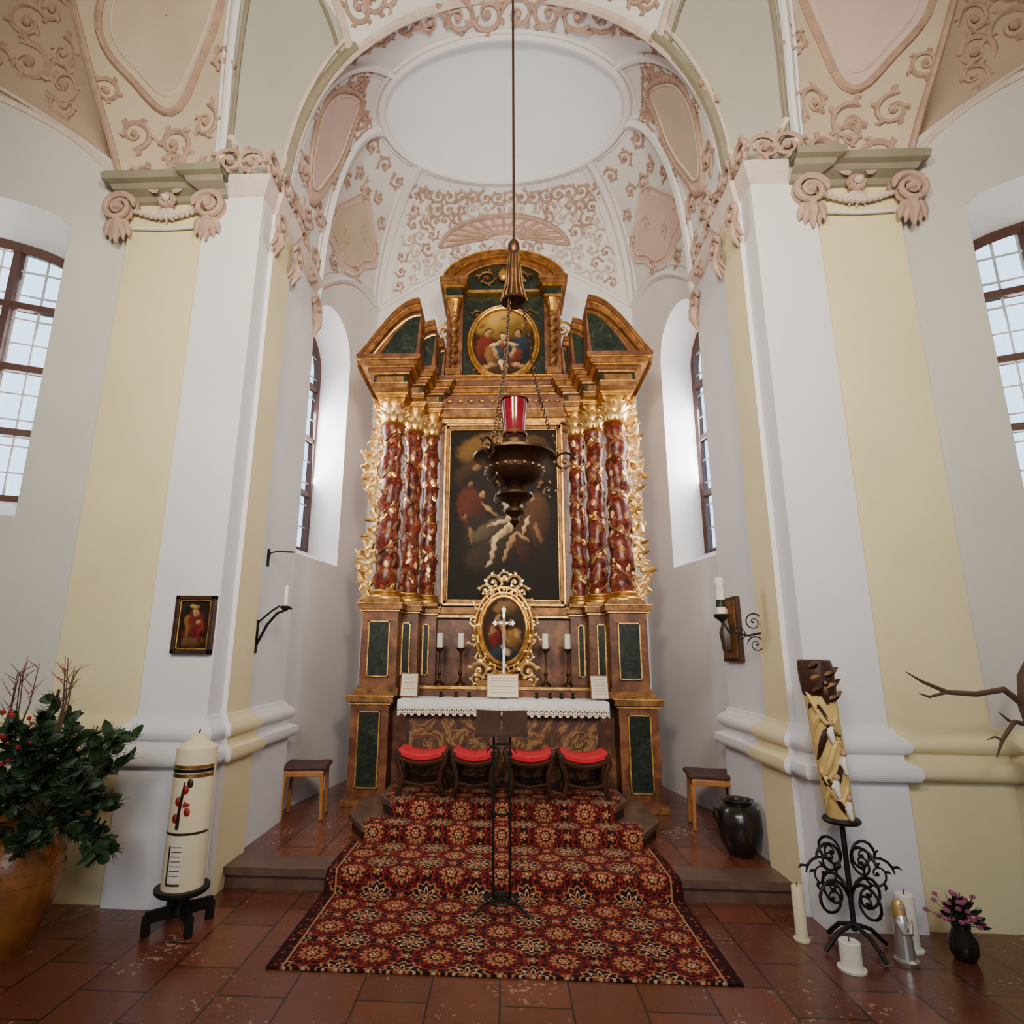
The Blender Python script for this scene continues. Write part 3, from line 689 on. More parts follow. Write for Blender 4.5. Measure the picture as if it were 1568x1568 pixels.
def painting(name,cx,y,cz,w,h,base,blobs,parent=None,oval=False,nx=90,nz=120,ny=None,P=None):
    P=P or (lambda a,b:(cx+a,y,cz+b))
    vsx=[];cols=[]
    pre=[(bx,bz,rx,rz,cos(radians(rot)),sin(radians(rot)),col) for bx,bz,rx,rz,rot,col in blobs]
    def colr(a,b):
        c=list(base)
        a+=.008*sin(b*60)+.006*sin(a*90+b*40); b+=.008*sin(a*55+1)
        for bx,bz,rx,rz,cr,sr,col in pre:
            dx,dz=a-bx,b-bz; u=(dx*cr+dz*sr)/rx; v=(-dx*sr+dz*cr)/rz
            d=sqrt(u*u+v*v)
            if d>1.15: continue
            f=max(0,min(1,(1.15-d)/.35)); f=f*f*(3-2*f)
            sh=1-.75*max(0,min(1,(v*-.6+u*.5+.35)))
            c=[c[i]*(1-f)+col[i]*sh*f for i in range(3)]
        return (*c,1)
    for j in range(nz+1):
        for i in range(nx+1):
            if oval: k=j/nz; a=w/2*k*cos(2*pi*i/nx); b=h/2*k*sin(2*pi*i/nx)
            else: a=-w/2+w*i/nx; b=-h/2+h*j/nz
            vsx.append(P(a,b)); cols.append(colr(a,b))
    fs=[(j*(nx+1)+i,j*(nx+1)+i+1,(j+1)*(nx+1)+i+1,(j+1)*(nx+1)+i) for j in range(nz) for i in range(nx)]
    me=bpy.data.meshes.new(name);me.from_pydata(vsx,[],fs);at=me.color_attributes.new('Col','FLOAT_COLOR','POINT')
    at.data.foreach_set('color',[q for c in cols for q in c]); me.materials.append(M['paint'])
    o=bpy.data.objects.new(name,me);COL.objects.link(o)
    if parent: o.parent=parent
    return o
F1=(.82,.56,.30);F2=(.50,.27,.12);F3=(.27,.13,.06);HR=(.014,.008,.005)
def head(x,z,r,col=F2,tilt=0): return [(x,z+r*.25,r*.95,r*.95,0,HR),(x,z,r*.72,r*.9,tilt,col),(x-r*.25,z+r*.05,r*.14,r*.08,0,HR),(x+r*.25,z+r*.05,r*.14,r*.08,0,HR)]
bl=[(-.2,.85,.40,.22,10,(.20,.10,.025)),(.0,.86,.25,.16,0,(.32,.17,.045)),(.3,.9,.3,.15,0,(.10,.05,.018)),(-.3,.55,.35,.20,20,(.055,.028,.012)),(.35,.6,.3,.22,-20,(.05,.03,.016)),(0,.3,.6,.35,0,(.016,.011,.008)),
 (-.40,.05,.18,.30,15,(.12,.025,.014)),(-.30,-.3,.2,.3,0,(.025,.017,.012)),(.42,-.08,.17,.36,0,(.10,.042,.018)),(.14,.26,.12,.28,10,(.04,.036,.028)),(-.1,-.5,.4,.2,20,(.04,.024,.014)),(-.15,-.2,.30,.10,30,(.11,.08,.05)),(.25,-.35,.12,.3,10,(.06,.018,.010)),
 (.06,.10,.06,.15,15,(.60,.47,.30)),(.12,-.06,.085,.13,-10,F1),(.19,-.0,.04,.04,0,F1)]+head(.21,.10,.06,F1)+[(-.02,-.11,.15,.026,15,F1),(-.16,-.16,.04,.022,20,F2),
 (.06,-.20,.055,.10,-35,F1),(-.03,-.27,.16,.045,38,F1),(-.12,-.46,.030,.18,-10,F1),(-.17,-.64,.06,.022,30,F1),(.10,-.36,.036,.14,-25,F2),(.03,-.52,.028,.11,-15,F2),(.28,-.16,.026,.13,-20,F1),(.25,-.31,.10,.025,-40,F2)]+head(-.26,.24,.055)+head(-.42,.38,.045,F3)+head(.36,.20,.055)+head(.02,.46,.05,F3)+head(-.48,-.05,.045,F3)+head(.47,.4,.045,F3)+[(-.17,.05,.026,.13,50,F2),(-.05,.62,.04,.10,40,F3),(.2,.66,.04,.10,-30,F3),(.44,-.25,.035,.14,20,F3),(-.40,-.3,.03,.13,10,F3),(-.32,.62,.09,.04,30,F3),(.34,.70,.08,.04,-30,F3)]
par(painting('main_painting',0,7.2,3.44,1.40,2.24,(.010,.007,.005),bl,nx=130,nz=200))
bl=[(0,.28,.42,.24,0,(.42,.22,.035)),(0,.32,.22,.16,0,(.62,.36,.07)),(0,-.42,.4,.12,0,(.06,.025,.01)),(-.24,-.08,.13,.20,0,(.18,.025,.014)),(-.16,-.2,.08,.16,20,(.26,.12,.04)),(.24,-.10,.13,.20,0,(.02,.035,.06)),(.16,-.22,.08,.14,-20,(.16,.03,.015)),(0,-.14,.11,.17,0,(.03,.05,.08)),(0,-.02,.07,.08,0,(.25,.05,.03))]+head(-.2,.14,.065)+head(.2,.12,.065)+head(0,.08,.06,F1)+[(-.1,-.02,.10,.028,20,F1),(.1,-.02,.10,.028,-20,F1),(.0,-.33,.05,.09,30,F1),(-.18,-.34,.1,.035,15,F2),(.2,-.34,.1,.035,-15,F2),(0,.38,.07,.04,0,F2),(-.3,.26,.05,.05,0,(.35,.18,.06)),(.3,.26,.05,.05,0,(.35,.18,.06)),(-.1,-.15,.03,.1,20,F2),(.12,-.16,.03,.1,-20,F2)]
par(painting('attic_painting',0,7.17,5.80,.86,1.0,(.035,.015,.006),bl,oval=True,nx=96,nz=50))
mb=MB()
for k,r,y in ((1.0,.030,7.16),(1.09,.018,7.18)):
    mb.tube([(.44*k*cos(2*pi*i/48),y,5.80+.51*k*sin(2*pi*i/48)) for i in range(49)],r,'gold',8)
for a in (45,135,225,315):
    spiral(mb,(.47*cos(radians(a))*1.05,7.18,5.8+.58*sin(radians(a))*1.05),(1,0,0),(0,0,1),.07,1 if a in (45,225) else -1,'goldd',.16,1.3)
par(mb.build('attic_painting_frame'))
mb=MB()
mb.box(-.98,.98,6.22,7.22,.42,1.20,'brown')
mb.box(-.95,.95,6.19,6.23,.46,1.10,'ant')
for a,b,c,d in ((-.97,.97,.44,.48),(-.97,.97,1.09,1.13),(-.97,-.94,.44,1.13),(.94,.97,.44,1.13)): mb.box(a,b,6.175,6.2,c,d,'wood')
for k in (-1,0,1):
    for h in (-1,1): spiral(mb,(k*.62+h*.14,6.185,.86),(1,0,0),(0,0,1),.11,h,'goldd',.07,1.4,True,22,4)
mb.box(-1.03,1.03,6.10,7.22,1.20,1.235,'wood')
mb.box(-1.0,1.0,6.62,7.22,1.25,1.36,'brown'); mb.box(-1.0,1.0,6.60,6.63,1.33,1.36,'gold')
par(mb.build('mensa',smooth=False,bevel=.004))
mb=MB()
mb.box(-1.05,1.05,6.08,6.62,1.235,1.25,'cloth')
n=120;rows=[]
for z in (1.25,1.21,1.185):
    rows.append([(-1.05+2.1*i/n,6.078+ (0 if z>1.2 else .006*sin(i*.9)),z) for i in range(n+1)])
mb.grid(rows,'cloth')
mb.grid([[(-1.05+2.1*i/n,6.077,1.185) for i in range(n+1)],[(-1.05+2.1*i/n,6.076,1.12-(.02 if i%4<2 else 0)) for i in range(n+1)]],'paper')
for s in (-1,1): mb.grid([[(s*1.052,6.08,1.25),(s*1.052,6.62,1.25)],[(s*1.055,6.08,1.12),(s*1.055,6.62,1.12)]],'cloth')
for i in range(90): mb.ball((-1.04+2.08*i/89,6.07,1.152+.008*(i%2)),.009,'wood',4)
for i in range(90): mb.ball((-1.04+2.08*i/89,6.07,1.128),.006,'wood',4)
par(mb.build('altar_cloth',smooth=False))
g=empty('oval_gilded_picture',(0,6.85,1.36))
def inl(o,p=None,L0=None):
    o.parent=p; o.matrix_parent_inverse=Matrix.Translation(-Vector(p.location)); return o
bl=[(-.08,-.05,.10,.16,0,(.22,.014,.012)),(.1,-.1,.10,.14,0,(.32,.15,.03)),(0,-.26,.15,.08,0,(.02,.04,.06)),(.02,.24,.14,.09,0,(.25,.13,.04))]+head(-.06,.13,.045)+head(.09,.07,.045)+head(.02,.22,.035)+[(.0,-.02,.03,.13,20,F1),(-.12,.0,.03,.1,-30,F2),(.16,-.05,.03,.09,30,F2),(.03,-.24,.03,.08,40,F1)]
inl(painting('picture',.01,6.83,1.98,.50,.74,(.03,.014,.008),bl,oval=True,nx=64,nz=36),g)
mb=MB()
mb.prism([(.01+.27*cos(2*pi*i/32),1.98+.39*sin(2*pi*i/32)) for i in range(32)],6.845,6.88,'goldd',f=lambda a,b,c:(a,c,b))
for k,r in ((1.0,.024),(1.12,.016),(1.27,.022)):
    mb.tube([(.01+.26*k*cos(2*pi*i/40),6.84,1.98+.38*k*sin(2*pi*i/40)) for i in range(41)],r,'gold',7)
for i in range(14):
    a=2*pi*(i+.5)/14; spiral(mb,(.01+.35*cos(a),6.83,1.97+.49*sin(a)*.95),(cos(a),0,sin(a)),(-sin(a),0,cos(a)),.065,1 if i%2 else -1,'goldp',.2,1.3)
for x,z,r,h in ((-.12,2.52,.09,1),(.14,2.52,.09,-1),(0.01,2.58,.07,1),(-.26,1.52,.10,-1),(.28,1.52,.10,1),(-.30,1.42,.07,1),(.32,1.42,.07,-1),(-.2,2.42,.07,-1),(.22,2.42,.07,1)):
    spiral(mb,(x,6.82,z),(1,0,0),(0,0,1),r,h,'goldp',.2,1.5)
mb.box(-.30,.32,6.80,6.92,1.36,1.42,'goldd')
inl(mb.build('gilded_frame'),g)
g=empty('altar_crucifix',(0,6.7,1.36)); mb=MB()
mb.box(-.06,.08,6.66,6.76,1.36,1.40,'silver'); mb.lathe(.01,6.7,[(.05,1.40),(.025,1.46),(.035,1.5),(.015,1.56)],'silver',10)
mb.box(-.004,.024,6.69,6.71,1.55,2.20,'silver'); mb.box(-.09,.11,6.69,6.71,2.03,2.06,'silver')
for p in ((-.09,2.045),(.11,2.045),(.01,2.20)): 
    for q in ((-.015,0),(.015,0),(0,.018),(0,-.018)): mb.ball((p[0]+q[0],6.70,p[1]+q[1]),.018,'silver',6)
mb.tube([(.01,6.68,2.07),(.01,6.675,1.97),(.015,6.68,1.9),(.005,6.685,1.76)],[.012,.022,.018,.008],'skin',6);mb.ball((.012,6.675,2.09),.02,'skin',6)
mb.tube([(-.07,6.685,2.05),(.01,6.68,2.02),(.09,6.685,2.05)],.008,'skin',5)
inl(mb.build('cross'),g)
for x in (-.72,-.48,.48,.73):
    g=empty('altar_candlestick',(x,6.82,1.36)); mb=MB()
    mb.lathe(x,6.82,[(.06,1.36),(.055,1.38),(.02,1.41),(.012,1.46),(.025,1.49),(.012,1.52),(.010,1.70),(.022,1.73),(.05,1.76),(.052,1.77)],'bronze',12)
    mb.lathe(x,6.82,[(.036,1.77),(.036,1.93),(.03,1.935),(.004,1.93)],'waxw',12); mb.tube([(x,6.82,1.93),(x,6.82,1.95)],.003,'iron',4)
    inl(mb.build('stick'),g)
for x,w,t in ((-.98,.20,.2),(1.0,.20,-.2),(.0,.34,0)):
    g=empty('altar_card',(x,6.3 if t else 6.45,1.25)); mb=MB(); y=6.36 if t else 6.42
    c=Vector((x,y,1.25+.13)); ax=Vector((cos(t),-sin(t)*1,0)); up=Vector((0,.25,1)).normalized(); nn=ax.cross(up)
    mb.obox(c,ax*w/2,nn*.008,up*.125,'goldd'); mb.obox(c-Vector((0,.009,0)),ax*(w/2-.012),nn*.004,up*.113,'paper')
    for i in range(6): mb.obox(c-Vector((0,.0135,0))+up*(.08-.03*i),ax*(w/2-.035),nn*.001,up*.002,'woodl')
    mb.box(x-.04,x+.04,y,y+.1,1.25,1.262,'wood')
    inl(mb.build('card',smooth=False),g)
g=empty('votive_cups',(0,6.35,1.25)); mb=MB()
for x in (-.66,-.5,-.36,.36,.5,.62,.74): mb.lathe(x,6.5,[(.018,1.25),(.026,1.26),(.012,1.28),(.024,1.31),(.02,1.312)],'iron',8)
inl(mb.build('cups'),g)
# ================================================================ STEPS + CARPET
g=empty('altar_steps',(0,6,.15)); mb=MB()
mb.prism([(-1.16,5.38),(1.16,5.38),(1.36,5.74),(1.36,6.47),(-1.36,6.47),(-1.36,5.74)],.148,.23,'wood'); mb.prism([(-1.18,5.35),(1.18,5.35),(1.39,5.73),(1.39,6.47),(-1.39,6.47),(-1.39,5.73)],.23,.28,'stone')
mb.prism([(-.98,5.62),(.98,5.62),(1.10,5.83),(1.10,6.3),(-1.10,6.3),(-1.10,5.83)],.28,.37,'wood'); mb.prism([(-.99,5.58),(.99,5.58),(1.13,5.82),(1.13,6.3),(-1.13,6.3),(-1.13,5.82)],.37,.42,'stone')
inl(mb.build('steps',smooth=False,bevel=.006),g)
def carpet(name,prof,hwf,lift=.008,u0=0):
    vs_=[];uvs=[];fs=[];l=u0;nx=24
    for i,(y,z,hw) in enumerate(prof):
        if i: l+=sqrt((y-prof[i-1][0])**2+(z-prof[i-1][1])**2)
        for j in range(nx+1):
            x=-hw+2*hw*j/nx; vs_.append((x,y,z)); uvs.append((x,l))
    for i in range(len(prof)-1):
        for j in range(nx): a=i*(nx+1)+j; fs.append((a,a+1,a+nx+2,a+nx+1))
    me=bpy.data.meshes.new(name);me.from_pydata(vs_,[],fs);uv=me.uv_layers.new(name='UVMap')
    for lp in me.loops: uv.data[lp.index].uv=uvs[lp.vertex_index]
    me.materials.append(M['rug']); o=bpy.data.objects.new(name,me);COL.objects.link(o)
    b=o.modifiers.new('s','SOLIDIFY');b.thickness=.012;b.offset=0
    return o
carpet('patterned_rug',[(3.64,.008,1.29),(4.2,.008,1.29),(4.66,.009,1.29),(4.685,.02,1.285),(4.688,.14,1.275),(4.70,.162,1.27),(5.0,.162,1.27),(5.335,.162,1.25)],None)
carpet('step_carpet_runner',[(5.338,.17,1.15),(5.336,.27,1.15),(5.345,.288,1.15),(5.45,.288,1.19),(5.565,.288,1.16),(5.568,.30,.97),(5.568,.41,.97),(5.58,.428,.97),(5.8,.428,1.07),(6.16,.428,1.07)],None,u0=.1)
def altar_stool(x0,x1):
    c=(x0+x1)/2; w=(x1-x0)/2; g=empty('altar_stool',(c,5.88,.43)); y0,y1=5.72,6.04
    mb=MB(); n=12
    sag=lambda f:.765+.05*(2*f-1)**2
    top=[(c-w+2*w*i/n,sag(i/n)+.03) for i in range(n+1)]; bot=[(x,z-.055) for x,z in top]
    mb.prism(top+bot[::-1],y0-.01,y1+.01,'redc',f=lambda a,b,d:(a,d,b))
    inl(mb.build('cushion',smooth=True,bevel=.012),g)
    mb=MB()
    for y in (y0,y1):
        mb.tube([(c-w+2*w*i/n,y,sag(i/n)-.05) for i in range(n+1)],.022,'wood',6)
        for s in (-1,1):
            mb.tube([(c+s*w,y,.80),(c+s*w*1.02,y,.74),(c+s*w*.86,y,.66),(c+s*w*.80,y,.58),(c+s*w*.88,y,.50),(c+s*w*.98,y,.45)],[.028,.03,.024,.022,.026,.02],'wood',8)
            mb.ball((c+s*w*.97,y,.455),.02,'wood',8)
        mb.tube([(c-w*.82,y,.56),(c,y,.53),(c+w*.82,y,.56)],.016,'wood',6)
    for s in (-1,1):
        mb.tube([(c+s*w*.82,y0,.56),(c+s*w*.82,y1,.56)],.016,'wood',6); mb.tube([(c+s*w,y0-.015,.80),(c+s*w,y1+.015,.80)],.028,'wood',8)
    inl(mb.build('frame'),g)
for a in ((-.96,-.53),(-.45,-.07),(.05,.45),(.54,.96)): altar_stool(*a)
def side_stool(cx,cy,rot):
    g=empty('wooden_stool',(cx,cy,.15)); g.rotation_euler=(0,0,rot); mb=MB()
    for sx in (-1,1):
        for sy in (-1,1):
            mb.obox((sx*.18,sy*.15,.22),(.016,0,0),(0,.02,0),(sx*-.008,0,.22),'woodl')
        mb.obox((sx*.175,0,.40),(.012,0,0),(0,.15,0),(0,0,.022),'woodl')
    for sy in (-1,1): mb.obox((0,sy*.16,.41),(.19,0,0),(0,.012,0),(0,0,.025),'woodl')
    o=mb.build('legs',smooth=False,bevel=.006);o.parent=g
    mb=MB(); mb.prism([(-.21,.445),(.21,.445),(.225,.465),(.20,.49),(0,.485),(-.20,.49),(-.225,.465)],-.185,.185,'seatd',f=lambda a,b,c:(a,c,b)); o=mb.build('seat',bevel=.01);o.parent=g
side_stool(-1.93,6.12,.12); side_stool(1.97,6.08,-.15)
# ================================================================ SANCTUARY LAMP
lx,ly=.083,3.4
g=empty('sanctuary_lamp',(lx,ly,2.45)); mb=MB()
mb.tube([(lx,ly,9.05),(lx,ly,4.36)],.009,'bronze',6)
mb.lathe(lx,ly,[(.015,4.40),(.035,4.37),(.04,4.33),(.028,4.30),(.04,4.27),(.052,4.15),(.06,4.02),(.078,3.96),(.085,3.93),(.05,3.92)],'bronze',14)
for k in range(14):
    a=2*pi*k/14; mb.tube([(lx+.035*cos(a),ly+.035*sin(a),4.27),(lx+.058*cos(a),ly+.058*sin(a),4.05),(lx+.085*cos(a),ly+.085*sin(a),3.94)],.006,'goldd',4)
for k in range(3):
    a=radians(90+120*k+30)
    for i in range(46):
        f=i/45; sg=.03*sin(pi*f); r=.06+.20*f; p=(lx+(r-sg)*cos(a),ly+(r-sg)*sin(a),3.92-1.03*f)
        dr=.011; al=a+(pi/2 if i%2 else 0)
        mb.tube([(p[0]+dr*cos(al)*cos(t),p[1]+dr*sin(al)*cos(t),p[2]+.017*sin(t)) for t in [2*pi*q/6 for q in range(7)]],.0035,'bronze',4)
    spiral(mb,(lx+.30*cos(a),ly+.30*sin(a),2.84),(cos(a),sin(a),0),(0,0,1),.065,1,'bronze',.14,1.6,True)
    spiral(mb,(lx+.20*cos(a),ly+.20*sin(a),2.66),(cos(a),sin(a),0),(0,0,1),.05,-1,'bronze',.14,1.6,True)
mb.lathe(lx,ly,[(.06,3.0),(.085,2.97),(.08,2.94),(.12,2.92),(.23,2.89),(.25,2.88),(.25,2.865),(.20,2.845),(.17,2.80),(.18,2.77),(.16,2.73),(.10,2.70),(.065,2.69),(.05,2.67),(.105,2.64),(.11,2.625),(.08,2.60),(.04,2.58),(.03,2.56),(.062,2.54),(.06,2.525),(.025,2.50),(.02,2.49),(.032,2.47),(.012,2.445),(.004,2.43)],'bronze',26)
for k in range(20):
    a=2*pi*k/20; mb.ball((lx+.175*cos(a),ly+.175*sin(a),2.785),.014,'bronze',6)
for z,r in ((3.245,.086),(3.02,.07)): mb.tube([(lx+r*cos(2*pi*i/20),ly+r*sin(2*pi*i/20),z) for i in range(21)],.01,'goldd',6)
for k in range(3):
    a=radians(30+120*k); mb.tube([(lx+.075*cos(a),ly+.075*sin(a),3.0),(lx+.088*cos(a),ly+.088*sin(a),3.25)],.006,'goldd',5)
inl(mb.build('brass_body'),g)
mb=MB(); mb.lathe(lx,ly,[(.055,3.0),(.065,3.04),(.07,3.12),(.082,3.25),(.078,3.25),(.066,3.12),(.05,3.02)],'ruby',20); inl(mb.build('red_glass'),g)
# ================================================================ LECTERN
g=empty('music_stand_lectern',(.0,4.42,.02)); mb=MB(); y=4.42
for x in (-.055,.06):
    mb.tube([(x,y,.06),(x,y,1.15)],.009,'iron',8); mb.lathe(x,y,[(.016,.6),(.018,.62),(.016,.64)],'iron',8)
for z in (.12,.62,1.08): mb.tube([(-.055,y,z),(.06,y,z)],.008,'iron',6)
mb.tube([(.105*cos(2*pi*i/28),y+.105*sin(2*pi*i/28),.10) for i in range(29)],.010,'iron',6)
for a in (90,210,330): mb.tube([(0,y,.10),(.13*cos(radians(a)),y+.13*sin(radians(a)),.09),(.22*cos(radians(a)),y+.22*sin(radians(a)),.028)],.010,'iron',6)
for a in (30,150,270): mb.tube([(0,y,.10),(.105*cos(radians(a)),y+.105*sin(radians(a)),.10)],.008,'iron',6)
up=Vector((0,.62,.78)).normalized(); c=Vector((0,y+.03,1.22))
for h in (-1,1): mb.obox(c+Vector((h*.095,0,0)),(.09,0,h*.004),up.cross(Vector((1,0,0)))*.006,up*.10,'wood')
mb.obox(c-up*.10-Vector((0,.02,0)),(.19,0,0),(0,.022,0),(0,0,.006),'wood')
for h in (-1,1): spiral(mb,(h*.05,y-.01,1.02),(1,0,0),(0,0,1),.05,h,'iron',.14,1.6,False)
inl(mb.build('stand'),g)
# ================================================================ PASCHAL CANDLE
cx,cy=-2.04,4.10
g=empty('paschal_candle',(cx,cy,0)); mb=MB(); r=.128
mb.lathe(cx,cy,[(r,.235),(r,1.06),(r*.985,1.075),(r*.5,1.12),(.03,1.15),(.012,1.16)],'wax',36)
mb.tube([(cx,cy,1.15),(cx+.004,cy,1.185)],.005,'iron',5)
def onc(a,z,o=.002): return (cx+(r+o)*sin(a),cy-(r+o)*cos(a),z)
for z0,z1,mt in ((.955,.975,'gold'),(.93,.952,'iron'),(.90,.925,'gold'),(.56,.575,'wood')):
    mb.grid([[onc(a*.1-1.5,z0) for a in range(31)],[onc(a*.1-1.5,z1) for a in range(31)]],mt)
pts=[onc(a,z,.003) for a,z in [(-.1,.60),(-.08,.7),(-.02,.78),(.05,.88)]]; mb.tube(pts,[.012,.01,.01,.004],'wood',6)
for a,z in ((.12,.83),(.28,.70),(-.18,.76),(.3,.87),(-.25,.66)): 
    mb.ball(onc(a,z,.002),.022,'redf' if a<.29 else 'wood',8,(1,.4,1.3))
mb.tube([onc(.1,.745,.003),onc(.4,.74,.003)],[.02,.004],'redf',6)
mb.grid([[onc(a*.05-.32,.29,.003) for a in range(14)],[onc(a*.05-.32,.50+.05*sin(a/13*pi),.003) for a in range(14)]],'paper')
for i in range(7): mb.grid([[onc(a*.05-.25,.33+.027*i,.005) for a in range(11)],[onc(a*.05-.25,.334+.027*i,.005) for a in range(11)]],'wood')
mb.tube([onc(-.34+.05*a if a<14 else .33,.28,.004) for a in range(14)],.006,'wood',4)
mb.tube([onc(-.34,.28+.02*i,.004) for i in range(12)],.006,'wood',4)
inl(mb.build('candle'),g)
mb=MB(); mb.lathe(cx,cy,[(.15,.20),(.165,.215),(.165,.235),(.13,.236)],'iron',28); mb.lathe(cx,cy,[(.05,.08),(.05,.2),(.06,.205)],'iron',12)
for k in range(4):
    a=pi/4+k*pi/2; d=Vector((cos(a),sin(a),0)); sd=Vector((-sin(a),cos(a),0))
    mb.obox(Vector((cx,cy,.10))+d*.10,d*.10,sd*.012,Vector((0,0,.035)),'iron'); mb.obox(Vector((cx,cy,.055))+d*.19,d*.022,sd*.02,Vector((0,0,.055)),'iron')
inl(mb.build('stand',smooth=True),g)
# ================================================================ ICON LEFT
g=empty('framed_icon',(-2.30,4.36,1.9)); mb=MB(); x0,x1,z0,z1=-2.455,-2.15,1.68,2.11
for o,w,y,mt in ((0,.03,4.335,'wood'),(.03,.012,4.345,'gold')):
    for a,b,c,d in ((x0+o,x1-o,z0+o,z0+o+w),(x0+o,x1-o,z1-o-w,z1-o),(x0+o,x0+o+w,z0+o,z1-o),(x1-o-w,x1-o,z0+o,z1-o)): mb.box(a,b,y,4.379,c,d,mt)
mb.box(x0+.01,x1-.01,4.365,4.379,z0+.01,z1-.01,'wood'); inl(mb.build('frame',smooth=False,bevel=.003),g)
bl=[(0,-.03,.085,.14,0,(.16,.018,.015)),(0,-.13,.10,.04,0,(.14,.07,.03)),(-.05,-.03,.022,.10,10,(.28,.12,.03)),(.05,-.05,.022,.09,-10,(.24,.02,.02))]+head(0,.09,.032)+head(.035,.02,.022)+[(0,.135,.04,.016,0,(.5,.3,.07)),(-.08,.13,.03,.04,0,(.03,.025,.02))]
inl(painting('picture',-2.3025,4.362,1.895,.225,.35,(.018,.011,.008),bl,nx=50,nz=70),g)
# ================================================================ SCONCES
g=empty('wall_sconce_hook',(-2.14,5.2,2.6)); mb=MB(); mb.tube([(-2.14,5.2,2.48),(-2.12,5.2,2.58),(-2.05,5.2,2.60),(-1.90,5.2,2.59)],.008,'iron',6); mb.obox((-2.135,5.2,2.54),(.006,0,0),(0,.02,0),(0,0,.08),'iron'); inl(mb.build('hook'),g)
g=empty('wall_sconce',(-2.14,5.1,1.9)); mb=MB()
mb.obox((-2.135,5.1,1.83),(.008,0,0),(0,.02,0),(0,0,.14),'iron')
mb.tube([(-2.13,5.1,1.76),(-2.05,5.1,1.93),(-1.97,5.1,2.03),(-1.90,5.1,2.06)],.013,'iron',6); mb.tube([(-2.13,5.1,1.95),(-2.02,5.1,2.05),(-1.96,5.1,2.09),(-1.84,5.1,2.07)],.009,'iron',6)
mb.lathe(-1.90,5.1,[(.012,2.05),(.045,2.08),(.05,2.09),(.02,2.10)],'iron',12); inl(mb.build('bracket'),g)
mb=MB(); mb.lathe(-1.90,5.1,[(.017,2.10),(.017,2.27),(.003,2.28)],'waxw',10); inl(mb.build('candle'),g)
g=empty('scrolled_wall_sconce',(2.14,4.95,1.9)); mb=MB()
mb.obox((2.132,4.95,1.85),(.008,0,0),(0,.02,0),(0,0,.22),'iron')
spiral(mb,(2.05,4.95,1.98),(1,0,0),(0,0,1),.075,1,'iron',.09,1.7,False); spiral(mb,(2.06,4.95,1.80),(1,0,0),(0,0,1),.07,-1,'iron',.09,1.7,False)
spiral(mb,(1.93,4.95,1.88),(1,0,0),(0,0,1),.06,-1,'iron',.09,1.7,False)
mb.tube([(2.13,4.95,1.9),(2.0,4.95,1.87),(1.85,4.95,1.90),(1.80,4.95,1.99)],.009,'iron',6)
mb.lathe(1.80,4.95,[(.012,1.98),(.06,2.02),(.065,2.04),(.02,2.045)],'iron',12); inl(mb.build('bracket'),g)
mb=MB(); mb.lathe(1.80,4.95,[(.034,2.045),(.034,2.28),(.038,2.285),(.038,2.34),(.004,2.345)],'waxw',14)
mb.lathe(1.80,4.95,[(.0355,2.10),(.0355,2.16)],'gm',14);inl(mb.build('candle'),g)
g=empty('relief_wall_plaque',(2.14,5.6,1.95)); mb=MB()
mb.obox((2.12,5.62,1.95),(.02,0,0),(0,.20,0),(0,0,.29),'wood'); mb.obox((2.095,5.62,1.95),(.006,0,0),(0,.17,0),(0,0,.26),'goldd')
mb.tube([(2.085,5.62,1.76),(2.075,5.62,1.92),(2.08,5.62,2.05)],[.06,.07,.03],'wood',8); mb.ball((2.08,5.62,2.11),.035,'skin',8); inl(mb.build('plaque'),g)
# ================================================================ VASE + GREENERY
vx,vy=-2.86,3.70
g=empty('greenery_in_vase',(vx,vy,0)); mb=MB()
mb.lathe(vx,vy,[(.12,.0),(.13,.02),(.17,.10),(.225,.26),(.25,.42),(.24,.53),(.19,.61),(.15,.66),(.165,.71),(.185,.73),(.16,.72),(.12,.66)],'terra',32)
for z in (.40,.46,.52):
    for k in range(44): a=2*pi*k/44; mb.ball((vx+(.25 if z<.5 else .242)*cos(a),vy+(.25 if z<.5 else .242)*sin(a),z),.007,'terra',4)
for h in (-1,1): mb.tube([(vx+h*.17,vy-.04,.65),(vx+h*.26,vy-.07,.68),(vx+h*.29,vy-.08,.60),(vx+h*.245,vy-.06,.50)],.018,'terra',8)
inl(mb.build('vase'),g)
mb=MB()
for k in range(60):
    a=random.uniform(0,2*pi); e=random.uniform(-.25,1.4); l=random.uniform(.40,.84)
    d=Vector((cos(a)*cos(e)*.8,sin(a)*cos(e)*.7,sin(e)*1.0)); p0=Vector((vx+.12,vy-.02,.72)); q_=lambda f:p0+d*l*f+Vector((.05*f,-.04*f,-.10*f*f))
    pts=[q_(f) for f in (0,.35,.7,1)]
    if pts[-1].y>4.2 or pts[-1].x>-2.26: continue
    mb.tube(pts,[.008,.006,.005,.002],'twig',4)
    for f in [.35,.45,.55,.65,.75,.85,.93,1.0]:
        q=q_(f)
        for w in range(2):
            dd=(d*.6+Vector((random.uniform(-1,1),random.uniform(-1,1),random.uniform(-.7,.7)))).normalized(); oo=dd.cross(Vector((random.random(),random.random(),1))).normalized()
            sz=random.uniform(.06,.11); mb.leaf(q,dd,oo,sz,sz*.7,'leaf',random.uniform(-.8,.8))
        for w in range(12):
            dd=(d*.8+Vector((random.uniform(-1,1),random.uniform(-1,1),random.uniform(-.9,.6)))).normalized(); mb.tube([q,q+dd*random.uniform(.05,.10)],[.0035,.001],'leaf',3)
inl(mb.build('foliage',ang=80),g)
mb=MB()
